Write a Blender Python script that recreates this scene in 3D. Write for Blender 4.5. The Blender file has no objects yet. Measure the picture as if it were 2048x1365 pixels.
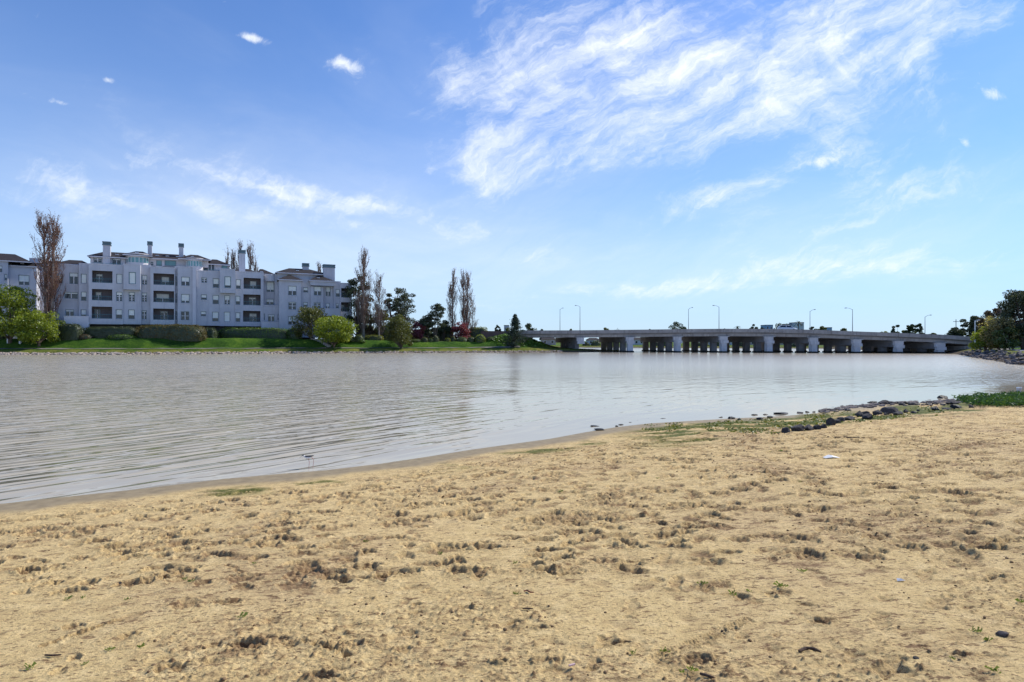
import bpy, bmesh, math, random
import numpy as np
from mathutils import Vector

# ------------------------------------------------------------------ camera, world, sun, exposure
scene = bpy.context.scene
F, CX, CY, H = 1200.0, 1024.0, 682.5, 2.7          # focal length in photo pixels, principal point, eye height over the water
cam_data = bpy.data.cameras.new('camera')
cam_data.sensor_width = 36.0
cam_data.lens = F / 2048.0 * 36.0
cam_data.clip_start = 0.1
cam_data.clip_end = 9000.0
cam = bpy.data.objects.new('camera', cam_data)
cam.location = (0, 0, H)
cam.rotation_euler = (math.radians(90), 0, 0)
scene.collection.objects.link(cam)
scene.camera = cam

SUN_AZ, SUN_EL = math.radians(60), math.radians(43)
sun_dir = Vector((math.sin(SUN_AZ) * math.cos(SUN_EL), math.cos(SUN_AZ) * math.cos(SUN_EL), math.sin(SUN_EL)))
sd = bpy.data.lights.new('sun', 'SUN')
sd.energy = 4.2
sd.angle = math.radians(0.53)
sd.color = (1.0, 0.94, 0.85)
sun = bpy.data.objects.new('sun', sd)
sun.rotation_euler = (-sun_dir).to_track_quat('-Z', 'Y').to_euler()
sun.location = (0, 0, 60)
scene.collection.objects.link(sun)

vs = scene.view_settings
vs.view_transform = 'Standard'
vs.look = 'None'
vs.exposure = 0.36
vs.gamma = 1.0
vs.use_curve_mapping = False


class NT:
    """small helper round a node tree"""
    def __init__(self, nt):
        self.nt = nt
        nt.nodes.clear()

    def n(self, typ, ins=None, **props):
        nd = self.nt.nodes.new(typ)
        for k, v in props.items():
            setattr(nd, k, v)
        if ins:
            for k, v in ins.items():
                self.put(nd.inputs[k], v)
        return nd

    def put(self, sock, v):
        if hasattr(v, 'is_output') or isinstance(v, bpy.types.NodeSocket):
            self.nt.links.new(v, sock)
        else:
            sock.default_value = v

    def m(self, op, a, b=0.0, c=0.0, clamp=False):
        nd = self.n('ShaderNodeMath', operation=op, use_clamp=clamp)
        for i, v in enumerate((a, b, c)):
            self.put(nd.inputs[i], v)
        return nd.outputs[0]

    def noise(self, vec, scale, detail=2.0, rough=0.5, dist=0.0, dims='3D'):
        nd = self.n('ShaderNodeTexNoise', noise_dimensions=dims)
        self.put(nd.inputs['Vector'], vec)
        self.put(nd.inputs['Scale'], scale)
        self.put(nd.inputs['Detail'], detail)
        self.put(nd.inputs['Roughness'], rough)
        self.put(nd.inputs['Distortion'], dist)
        return nd.outputs['Fac']

    def ramp(self, fac, stops):
        nd = self.n('ShaderNodeValToRGB')
        el = nd.color_ramp.elements
        while len(el) < len(stops):
            el.new(0.5)
        for e, (p, c) in zip(el, stops):
            e.position = p
            e.color = c if len(c) == 4 else (*c, 1)
        self.put(nd.inputs['Fac'], fac)
        return nd.outputs['Color']

    def sstep(self, v, a, b):
        nd = self.n('ShaderNodeMapRange', interpolation_type='SMOOTHSTEP')
        self.put(nd.inputs['Value'], v)
        self.put(nd.inputs['From Min'], a)
        self.put(nd.inputs['From Max'], b)
        return nd.outputs['Result']

    def mix(self, fac, a, b, blend='MIX'):
        nd = self.n('ShaderNodeMix', data_type='RGBA', blend_type=blend)
        self.put(nd.inputs[0], fac)
        self.put(nd.inputs[6], a)
        self.put(nd.inputs[7], b)
        return nd.outputs[2]


# ---- sky: Nishita daylight with high cirrus and a few small puffs
world = bpy.data.worlds.new('World')
scene.world = world
world.use_nodes = True
world.cycles.sampling_method = 'MANUAL'
world.cycles.sample_map_resolution = 256
scene.cycles.max_bounces = 6
scene.cycles.diffuse_bounces = 3
scene.cycles.glossy_bounces = 3
scene.cycles.transparent_max_bounces = 4
w = NT(world.node_tree)
sky = w.n('ShaderNodeTexSky', sky_type='NISHITA', sun_disc=False)
sky.sun_elevation = SUN_EL
sky.sun_rotation = SUN_AZ
sky.altitude = 0.0
sky.air_density = 1.0
sky.dust_density = 0.25
sky.ozone_density = 1.5
tc = w.n('ShaderNodeTexCoord').outputs['Generated']
sep = w.n('ShaderNodeSeparateXYZ', {'Vector': tc})
dx, dy, dz = sep.outputs
zc = w.m('MAXIMUM', dz, 0.02)
# flat cloud layer overhead: position = direction / height
lay = w.n('ShaderNodeCombineXYZ', {'X': w.m('DIVIDE', dx, w.m('ADD', zc, 0.10)), 'Y': w.m('DIVIDE', dy, w.m('ADD', zc, 0.10))}).outputs[0]
yc = w.m('MAXIMUM', dy, 0.05)
U = w.m('DIVIDE', dx, yc)
V = w.m('DIVIDE', dz, yc)


def rot_map(vec, ang, sx, sy, loc=(0, 0, 0)):
    r = w.n('ShaderNodeVectorRotate', rotation_type='Z_AXIS')
    w.put(r.inputs['Vector'], vec)
    w.put(r.inputs['Angle'], math.radians(ang))
    mp = w.n('ShaderNodeMapping')
    w.put(mp.inputs['Vector'], r.outputs[0])
    mp.inputs['Scale'].default_value = (sx, sy, 1)
    mp.inputs['Location'].default_value = loc
    return mp.outputs[0]


dirv = w.n('ShaderNodeCombineXYZ', {'X': U, 'Y': V}).outputs[0]
wn = w.n('ShaderNodeTexNoise', {'Vector': dirv, 'Scale': 3.2, 'Detail': 6.0, 'Roughness': 0.62})
warp = w.n('ShaderNodeVectorMath', {0: wn.outputs['Color'], 1: (0.5, 0.5, 0.5)}, operation='SUBTRACT').outputs[0]
warp_s = w.n('ShaderNodeVectorMath', {0: warp, 1: (0.20, 0.13, 0)}, operation='MULTIPLY').outputs[0]
dw = w.n('ShaderNodeVectorMath', {0: dirv, 1: warp_s}, operation='ADD').outputs[0]
sepw = w.n('ShaderNodeSeparateXYZ', {'Vector': dw})
Uw, Vw = sepw.outputs[0], sepw.outputs[1]


def blob(px, py, rx, ry, ang, soft=1.0, warped=True, amp=1.0):
    """soft elliptic cloud mass centred on a direction; rx, ry in photo pixels at the lens scale"""
    u0, v0 = (px - CX) / F, (CY - py) / F
    a = math.radians(ang)
    du = w.m('SUBTRACT', Uw if warped else U, u0)
    dv = w.m('SUBTRACT', Vw if warped else V, v0)
    p = w.m('ADD', w.m('MULTIPLY', du, math.cos(a)), w.m('MULTIPLY', dv, math.sin(a)))
    q = w.m('SUBTRACT', w.m('MULTIPLY', dv, math.cos(a)), w.m('MULTIPLY', du, math.sin(a)))
    p = w.m('DIVIDE', p, rx / F)
    q = w.m('DIVIDE', q, ry / F)
    d = w.m('ADD', w.m('MULTIPLY', p, p), w.m('MULTIPLY', q, q))
    e = w.m('POWER', 2.718, w.m('MULTIPLY', d, -soft))
    return w.m('MULTIPLY', e, amp) if amp != 1.0 else e


def mb(px, py, rx, ry, ang, amp):
    return blob(px, py, rx * 1.25, ry * 1.35, ang, 1.1, True, amp)


def addall(xs):
    r = xs[0]
    for x in xs[1:]:
        r = w.m('ADD', r, x)
    return r


front = w.sstep(dy, 0.0, 0.3)
# streaky fibres that fan like the cirrus does, and a finer fluffy texture
fib_r = w.noise(rot_map(dw, -27, 1.1, 8.0), 1.9, 8.0, 0.68, 0.2)
fib_l = w.noise(rot_map(dw, 18, 1.0, 9.0, (3.1, 1.7, 0)), 1.4, 7.0, 0.62, 0.2)
side = w.sstep(Uw, -0.35, 0.1)
fib = w.m('ADD', w.m('MULTIPLY', fib_r, side), w.m('MULTIPLY', fib_l, w.m('SUBTRACT', 1.0, side)))
fluff = w.noise(dw, 6.5, 8.0, 0.66, 0.6)
gen = w.noise(lay, 1.1, 5.0, 0.6, 0.5)
mass = addall([mb(*q) for q in [
    (1120, 80, 170, 100, 30, .75), (940, 200, 90, 60, 50, .7), (1430, 100, 300, 120, 25, .75), (1270, 235, 280, 50, 17, .8), (1030, 320, 170, 42, 18, .65),
    (1560, 215, 260, 55, 30, .6), (1720, 50, 260, 90, 32, .7), (1920, 60, 160, 40, 35, .55), (1800, 215, 200, 30, 25, .45), (1480, 385, 420, 24, 15, .42),
    (1820, 420, 330, 36, 17, .5), (1900, 330, 200, 24, 24, .35), (1250, 578, 360, 18, 5, .5), (1850, 520, 330, 22, 10, .42), (1500, 540, 300, 20, 8, .36),
    (180, 365, 120, 46, -34, .45), (30, 400, 110, 40, -20, .42), (60, 345, 110, 24, -25, .3), (540, 375, 320, 14, -12, .40), (760, 440, 300, 36, -10, .30), (330, 300, 260, 30, -14, .2)]])
mass = w.m('MULTIPLY', mass, front)
base_cover = w.m('MULTIPLY', w.sstep(gen, 0.40, 0.75), 0.34)
cover = w.m('MINIMUM', w.m('ADD', mass, base_cover), 0.95)
broad = addall([blob(1400, 160, 560, 190, 20, 1.0, True, 0.50), blob(450, 440, 620, 150, -6, 1.0, True, 0.75), blob(1100, 520, 700, 90, 0, 1.0, True, 0.55), blob(1750, 470, 420, 90, 14, 1.0, True, 0.5)])
veil = w.m('ADD', w.m('MULTIPLY', w.m('MULTIPLY', broad, front), w.m('MULTIPLY', fib, 1.1)), w.m('MULTIPLY', base_cover, 0.45))
fine = w.noise(rot_map(dw, -32, 5.0, 16.0), 2.6, 7.0, 0.7, 0.4)
tex = addall([w.m('MULTIPLY', fib, 0.42), w.m('MULTIPLY', fluff, 0.36), w.m('MULTIPLY', fine, 0.22)])
lo = w.m('SUBTRACT', 0.575, w.m('MULTIPLY', cover, 0.20))
w1 = w.m('MULTIPLY', w.sstep(tex, lo, w.m('ADD', lo, 0.31)), w.m('MINIMUM', w.m('MULTIPLY', cover, 2.2), 1.0))
# small distinct puffs
pn = w.noise(dirv, 34.0, 6.0, 0.65, 0.5)
puffs = addall([
    blob(507, 76, 36, 11, -14, 1.0, False), blob(690, 130, 42, 22, -28, 1.0, False, 0.9),
    blob(216, 161, 17, 7, -20, 1.0, False, 0.8), blob(121, 206, 24, 7, -8, 1.0, False, 0.7),
    blob(1660, 316, 62, 19, 16, 1.0, False, 0.8), blob(1985, 188, 44, 16, -20, 1.0, False, 0.7),
    blob(1925, 285, 20, 12, -30, 1.0, False, 0.6), blob(330, 155, 14, 5, -10, 1.0, False, 0.4)])
puffs = w.m('MULTIPLY', puffs, front)
puff = w.m('MULTIPLY', w.sstep(w.m('ADD', puffs, w.m('MULTIPLY', w.m('SUBTRACT', pn, 0.5), 1.9)), 0.30, 1.25), 0.85)
cl = addall([w.m('MULTIPLY', veil, 0.50), w.m('MULTIPLY', w1, 1.0), puff])
cl = w.m('MULTIPLY', w.m('MINIMUM', cl, 0.94), w.sstep(dz, 0.0, 0.10))
skycol = w.mix(1.0, sky.outputs[0], (0.31, 0.61, 1.05, 1), 'MULTIPLY')
# thin bright haze low over the horizon, the same all round
haze = w.m('POWER', 2.718, w.m('MULTIPLY', w.m('MAXIMUM', dz, 0.0), -4.6))
skycol = w.mix(w.m('MULTIPLY', haze, 0.90), skycol, (3.9, 4.9, 5.95, 1))
final = w.mix(cl, skycol, (6.5, 6.8, 7.1, 1))
bg = w.n('ShaderNodeBackground', {'Color': final, 'Strength': 0.13})
w.n('ShaderNodeOutputWorld', {'Surface': bg.outputs[0]})

# ------------------------------------------------------------------ helpers
COL = scene.collection


def tag(o, label=None, cat=None, group=None, kind=None):
    if label:
        o['label'] = label
    if cat:
        o['category'] = cat
    if group:
        o['group'] = group
    if kind:
        o['kind'] = kind
    return o


def empty(name, loc, rz=0.0):
    o = bpy.data.objects.new(name, None)
    o.empty_display_size = 0.3
    o.location = loc
    o.rotation_euler = (0, 0, rz)
    COL.objects.link(o)
    return o


def np_mesh(name, verts, faces, mats, parent=None, smooth=False, loc=None):
    """verts (N,3), faces (M,k) arrays of one polygon size"""
    verts = np.asarray(verts, dtype=np.float32)
    faces = np.asarray(faces, dtype=np.int32)
    me = bpy.data.meshes.new(name)
    me.vertices.add(len(verts))
    me.vertices.foreach_set('co', verts.ravel())
    k = faces.shape[1]
    me.loops.add(faces.size)
    me.loops.foreach_set('vertex_index', faces.ravel())
    me.polygons.add(len(faces))
    me.polygons.foreach_set('loop_start', np.arange(0, faces.size, k, dtype=np.int32))
    me.polygons.foreach_set('loop_total', np.full(len(faces), k, dtype=np.int32))
    if smooth:
        me.polygons.foreach_set('use_smooth', np.ones(len(faces), dtype=bool))
    me.update(calc_edges=True)
    for m_ in (mats if isinstance(mats, (list, tuple)) else [mats]):
        me.materials.append(m_)
    return link(name, me, parent, loc)


def link(name, me, parent=None, loc=None):
    o = bpy.data.objects.new(name, me)
    COL.objects.link(o)
    if parent:
        o.parent = parent
    if loc is not None:
        o.location = loc
    return o


class MB:
    """collects polygons, builds ONE mesh object"""
    def __init__(self):
        self.v, self.f, self.mi = [], [], []

    def add(self, vs_, fs, mi=0):
        b = len(self.v)
        self.v += [tuple(p) for p in vs_]
        self.f += [tuple(b + i for i in q) for q in fs]
        self.mi += [mi] * len(fs)

    def box(self, x0, x1, y0, y1, z0, z1, mi=0):
        self.add([(x0, y0, z0), (x1, y0, z0), (x1, y1, z0), (x0, y1, z0), (x0, y0, z1), (x1, y0, z1), (x1, y1, z1), (x0, y1, z1)],
                 [(0, 3, 2, 1), (4, 5, 6, 7), (0, 1, 5, 4), (1, 2, 6, 5), (2, 3, 7, 6), (3, 0, 4, 7)], mi)

    def quad(self, a, b, c, d, mi=0):
        self.add([a, b, c, d], [(0, 1, 2, 3)], mi)

    def prism(self, poly, z0, z1, mi=0):
        """vertical prism over a list of (x, y)"""
        n = len(poly)
        self.add([(x, y, z0) for x, y in poly] + [(x, y, z1) for x, y in poly],
                 [tuple(reversed(range(n))), tuple(range(n, 2 * n))] + [(i, (i + 1) % n, n + (i + 1) % n, n + i) for i in range(n)], mi)

    def tube(self, pts, rads, sides=6, mi=0):
        pts = [Vector(p) for p in pts]
        rings = []
        for i, p in enumerate(pts):
            t = (pts[min(i + 1, len(pts) - 1)] - pts[max(i - 1, 0)])
            if t.length < 1e-9:
                t = Vector((0, 0, 1))
            t.normalize()
            a = t.cross(Vector((0, 0, 1)) if abs(t.z) < 0.9 else Vector((1, 0, 0))).normalized()
            b = t.cross(a)
            r = rads[i]
            rings.append([p + a * (r * math.cos(2 * math.pi * k / sides)) + b * (r * math.sin(2 * math.pi * k / sides)) for k in range(sides)])
        vs_ = [q for ring in rings for q in ring]
        fs = []
        for i in range(len(rings) - 1):
            for k in range(sides):
                fs.append((i * sides + k, i * sides + (k + 1) % sides, (i + 1) * sides + (k + 1) % sides, (i + 1) * sides + k))
        fs.append(tuple(range(sides)))
        fs.append(tuple(reversed(range((len(rings) - 1) * sides, len(rings) * sides))))
        self.add(vs_, fs, mi)

    def mesh(self, name, mats, smooth=False):
        me = bpy.data.meshes.new(name)
        me.from_pydata(self.v, [], self.f)
        for m_ in (mats if isinstance(mats, (list, tuple)) else [mats]):
            me.materials.append(m_)
        me.polygons.foreach_set('material_index', self.mi)
        if smooth:
            me.polygons.foreach_set('use_smooth', [True] * len(self.f))
        me.update()
        return me

    def build(self, name, mats, parent=None, smooth=False, loc=None):
        return link(name, self.mesh(name, mats, smooth), parent, loc)


def smooth01(x, a, b):
    t = np.clip((np.asarray(x, dtype=np.float64) - a) / (b - a), 0, 1)
    return t * t * (3 - 2 * t)


_rs = np.random.RandomState(7)
PERM = np.concatenate([_rs.permutation(512)] * 2)
GR = np.stack([np.cos(np.arange(512) * 2.399963), np.sin(np.arange(512) * 2.399963)], 1)


def perlin(x, y, seed=0):
    x = np.asarray(x, dtype=np.float64) + seed * 17.31
    y = np.asarray(y, dtype=np.float64) - seed * 9.77
    xi, yi = np.floor(x).astype(np.int64), np.floor(y).astype(np.int64)
    fx, fy = x - xi, y - yi
    u, v = fx * fx * fx * (fx * (fx * 6 - 15) + 10), fy * fy * fy * (fy * (fy * 6 - 15) + 10)

    def g(ix, iy, ax, ay):
        h = PERM[(PERM[ix & 511] + iy) & 511]
        return GR[h, 0] * ax + GR[h, 1] * ay
    a = g(xi, yi, fx, fy)
    b = g(xi + 1, yi, fx - 1, fy)
    c = g(xi, yi + 1, fx, fy - 1)
    d = g(xi + 1, yi + 1, fx - 1, fy - 1)
    return (a + (b - a) * u + (c - a + (a - b - c + d) * u) * v) * 1.5


def fbm(x, y, oct_=4, seed=0, gain=0.5):
    r, amp, f = 0.0, 1.0, 1.0
    for i in range(oct_):
        r = r + amp * perlin(x * f, y * f, seed + i)
        amp *= gain
        f *= 2.03
    return r


# ------------------------------------------------------------------ materials
MATS = {}


def pbr(name, c1, c2=None, scale=1.0, rough=0.8, bump=0.0, bscale=None, detail=4.0, metallic=0.0, stain=None, spec=0.3):
    """principled material with procedural colour variation between c1 and c2 and a little relief"""
    m_ = bpy.data.materials.new(name)
    m_.use_nodes = True
    t = NT(m_.node_tree)
    p = t.n('ShaderNodeBsdfPrincipled', {'Roughness': rough, 'Metallic': metallic, 'Specular IOR Level': spec})
    co = t.n('ShaderNodeTexCoord').outputs['Object']
    c2 = c2 or tuple(x * 0.85 for x in c1)
    f = t.noise(co, scale, detail, 0.6)
    col = t.ramp(f, [(0.32, c2), (0.68, c1)])
    if stain:
        mp = t.n('ShaderNodeMapping')
        t.put(mp.inputs['Vector'], co)
        mp.inputs['Scale'].default_value = (1.6, 1.6, 0.12)
        sfac = t.noise(mp.outputs[0], 1.3, 5.0, 0.65)
        col = t.mix(t.m('MULTIPLY', t.sstep(sfac, 0.5, 0.75), stain[1]), col, (*stain[0], 1))
    t.put(p.inputs['Base Color'], col)
    if bump:
        b = t.n('ShaderNodeBump', {'Strength': bump, 'Distance': 0.05, 'Height': t.noise(co, bscale or scale * 5, 4.0, 0.6)})
        t.put(p.inputs['Normal'], b.outputs[0])
    t.n('ShaderNodeOutputMaterial', {'Surface': p.outputs[0]})
    MATS[name] = m_
    return m_


def leafmat(name, dark, light, trans=0.35, scale=0.5, tint=None):
    m_ = bpy.data.materials.new(name)
    m_.use_nodes = True
    t = NT(m_.node_tree)
    co = t.n('ShaderNodeTexCoord').outputs['Object']
    geo = t.n('ShaderNodeNewGeometry')
    f = t.m('ADD', t.m('MULTIPLY', t.noise(co, scale, 3.0, 0.6), 0.75), t.m('MULTIPLY', geo.outputs['Random Per Island'], 0.35))
    stops = [(0.25, dark), (0.78, light)]
    if tint:
        stops = [(0.25, dark), (0.6, light), (0.82, tint)]
    col = t.ramp(f, stops)
    d = t.n('ShaderNodeBsdfDiffuse', {'Color': col})
    tr = t.n('ShaderNodeBsdfTranslucent', {'Color': t.mix(1.0, col, (1.25, 1.2, 0.6, 1), 'MULTIPLY')})
    mx = t.n('ShaderNodeMixShader', {0: trans, 1: d.outputs[0], 2: tr.outputs[0]})
    gl = t.n('ShaderNodeBsdfGlossy', {'Color': (0.9, 0.95, 1, 1), 'Roughness': 0.45})
    mx2 = t.n('ShaderNodeMixShader', {0: 0.03, 1: mx.outputs[0], 2: gl.outputs[0]})
    t.n('ShaderNodeOutputMaterial', {'Surface': mx2.outputs[0]})
    MATS[name] = m_
    return m_


pbr('stucco', (0.555, 0.56, 0.60), (0.455, 0.465, 0.51), 0.35, 0.92, 0.25, 6.0, stain=((0.36, 0.355, 0.40), 0.55))
pbr('stucco_light', (0.64, 0.63, 0.67), (0.55, 0.545, 0.59), 0.4, 0.92, 0.25, 6.0, stain=((0.42, 0.42, 0.48), 0.3))
pbr('stucco_pale', (0.62, 0.59, 0.60), (0.55, 0.53, 0.55), 0.4, 0.92, 0.2, 6.0)
pbr('podium', (0.10, 0.09, 0.09), (0.06, 0.055, 0.06), 0.6, 0.95, 0.2)
pbr('balcony_inside', (0.20, 0.185, 0.20), (0.15, 0.14, 0.155), 0.8, 0.95)  # grey brown interior paint, darkened to carry part of the recess shade
pbr('shingle', (0.032, 0.027, 0.028), (0.018, 0.015, 0.017), 1.6, 0.9, 0.6, 4.0)
pbr('teal_trim', (0.12, 0.25, 0.28), (0.08, 0.18, 0.21), 0.8, 0.55)
pbr('chimney_cap', (0.15, 0.22, 0.25), (0.10, 0.15, 0.17), 0.8, 0.7)
pbr('frame_teal', (0.26, 0.32, 0.36), (0.20, 0.26, 0.30), 0.8, 0.6)
pbr('white_frame', (0.78, 0.78, 0.80), (0.70, 0.70, 0.73), 0.8, 0.5)
pbr('blind', (0.80, 0.82, 0.76), (0.66, 0.69, 0.66), 0.7, 0.25, spec=0.5)
pbr('glass_dark', (0.035, 0.04, 0.05), (0.02, 0.022, 0.03), 0.5, 0.04, spec=0.7)
pbr('glass_teal', (0.16, 0.33, 0.33), (0.10, 0.24, 0.26), 0.9, 0.06, spec=0.7)
pbr('skylight', (0.85, 0.86, 0.88), None, 1.0, 0.3)
pbr('concrete', (0.42, 0.385, 0.355), (0.28, 0.255, 0.24), 0.5, 0.92, 0.4, 5.0, stain=((0.12, 0.11, 0.105), 0.7))
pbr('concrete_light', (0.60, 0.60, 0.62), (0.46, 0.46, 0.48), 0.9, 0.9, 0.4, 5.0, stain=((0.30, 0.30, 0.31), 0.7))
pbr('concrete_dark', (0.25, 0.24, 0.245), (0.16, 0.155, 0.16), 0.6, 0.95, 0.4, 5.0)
pbr('wet_footing', (0.035, 0.033, 0.03), (0.02, 0.02, 0.018), 1.2, 0.6, 0.4, 5.0)
pbr('asphalt', (0.06, 0.06, 0.06), (0.045, 0.045, 0.045), 2.0, 0.9, 0.2)
pbr('metal_grey', (0.30, 0.31, 0.33), (0.24, 0.25, 0.27), 1.0, 0.45, metallic=0.4)
pbr('metal_white', (0.78, 0.79, 0.80), (0.66, 0.67, 0.69), 1.0, 0.4)
pbr('car_white', (0.82, 0.83, 0.85), (0.80, 0.81, 0.83), 1.0, 0.2, spec=0.6)
pbr('rubber', (0.02, 0.02, 0.02), None, 1.0, 0.8)
pbr('wood_dark', (0.07, 0.055, 0.045), (0.045, 0.035, 0.03), 3.0, 0.9, 0.4)
pbr('bark', (0.16, 0.12, 0.095), (0.09, 0.07, 0.055), 1.5, 0.95, 0.5)
pbr('bark_pale', (0.36, 0.30, 0.255), (0.23, 0.185, 0.155), 1.2, 0.95, 0.4)
pbr('twig', (0.24, 0.17, 0.135), (0.16, 0.11, 0.09), 1.0, 0.95)
pbr('twig_red', (0.23, 0.13, 0.10), (0.15, 0.085, 0.065), 1.0, 0.95)
pbr('rock_dark', (0.115, 0.105, 0.105), (0.05, 0.047, 0.05), 6.0, 0.85, 0.9, 18.0)
pbr('rock_wet', (0.05, 0.047, 0.045), (0.022, 0.022, 0.022), 6.0, 0.5, 0.9, 18.0)
pbr('rock_pale', (0.48, 0.405, 0.335), (0.25, 0.20, 0.165), 3.0, 0.9, 0.8, 12.0)
pbr('rock_mix', (0.30, 0.25, 0.225), (0.10, 0.085, 0.08), 1.0, 0.9, 0.8, 8.0)
pbr('path', (0.50, 0.44, 0.40), (0.42, 0.37, 0.335), 1.0, 0.95, 0.2)
pbr('path_grey', (0.20, 0.185, 0.165), (0.14, 0.13, 0.115), 1.0, 0.95, 0.2)
pbr('soil', (0.16, 0.11, 0.08), (0.09, 0.065, 0.045), 1.5, 0.95, 0.4)
pbr('sand_crumb', (0.30, 0.20, 0.105), (0.18, 0.115, 0.06), 8.0, 0.95, 0.4)
pbr('brick_wall', (0.22, 0.13, 0.11), (0.15, 0.09, 0.08), 1.0, 0.95, 0.3)
pbr('house_pink', (0.50, 0.41, 0.38), (0.42, 0.35, 0.33), 0.5, 0.95)
pbr('house_grey', (0.52, 0.55, 0.60), (0.46, 0.49, 0.54), 0.5, 0.95)
pbr('house_blue', (0.22, 0.36, 0.55), (0.18, 0.30, 0.47), 0.5, 0.8)
pbr('house_tan', (0.50, 0.43, 0.33), (0.42, 0.36, 0.28), 0.5, 0.95)
pbr('feather_white', (0.80, 0.79, 0.78), (0.70, 0.69, 0.69), 30.0, 0.7)
pbr('feather_black', (0.018, 0.018, 0.022), (0.012, 0.012, 0.015), 30.0, 0.6)
pbr('leg_pink', (0.45, 0.20, 0.19), (0.36, 0.16, 0.15), 20.0, 0.6)
pbr('litter_white', (0.82, 0.82, 0.80), None, 5.0, 0.6)
pbr('litter_pink', (0.70, 0.48, 0.46), None, 5.0, 0.6)
pbr('stick', (0.12, 0.075, 0.05), (0.07, 0.045, 0.03), 8.0, 0.9, 0.4)
pbr('stick_red', (0.22, 0.07, 0.045), (0.14, 0.045, 0.03), 8.0, 0.8)

leafmat('leaf_lime', (0.085, 0.135, 0.012), (0.31, 0.37, 0.035), 0.5, 0.5)
leafmat('leaf_green', (0.04, 0.085, 0.014), (0.145, 0.24, 0.03), 0.45, 0.5)
leafmat('leaf_olive', (0.045, 0.06, 0.016), (0.155, 0.16, 0.035), 0.35, 0.5)
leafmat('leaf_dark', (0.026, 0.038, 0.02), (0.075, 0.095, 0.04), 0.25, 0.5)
leafmat('leaf_pine', (0.03, 0.042, 0.026), (0.09, 0.105, 0.052), 0.22, 0.6)
leafmat('leaf_conifer', (0.018, 0.034, 0.025), (0.05, 0.078, 0.05), 0.2, 0.8)
leafmat('leaf_brown', (0.05, 0.032, 0.018), (0.13, 0.09, 0.045), 0.3, 0.6)
leafmat('leaf_red', (0.10, 0.025, 0.036), (0.30, 0.075, 0.10), 0.4, 0.7)
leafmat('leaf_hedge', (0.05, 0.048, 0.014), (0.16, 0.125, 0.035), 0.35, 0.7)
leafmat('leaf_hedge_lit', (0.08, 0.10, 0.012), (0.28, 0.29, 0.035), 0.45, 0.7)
leafmat('leaf_shrub', (0.045, 0.07, 0.024), (0.15, 0.19, 0.05), 0.4, 0.8)
leafmat('leaf_ivy', (0.05, 0.11, 0.012), (0.16, 0.30, 0.03), 0.4, 0.8)
leafmat('leaf_succulent', (0.02, 0.055, 0.015), (0.075, 0.16, 0.03), 0.3, 3.0)
leafmat('leaf_sprout', (0.10, 0.15, 0.03), (0.22, 0.28, 0.07), 0.4, 6.0)
leafmat('leaf_algae', (0.05, 0.075, 0.012), (0.14, 0.17, 0.025), 0.3, 3.0, (0.22, 0.20, 0.05))
leafmat('leaf_pampas', (0.17, 0.145, 0.06), (0.42, 0.36, 0.18), 0.5, 0.6)
leafmat('leaf_poplar', (0.12, 0.065, 0.04), (0.26, 0.155, 0.10), 0.3, 0.6)


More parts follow.
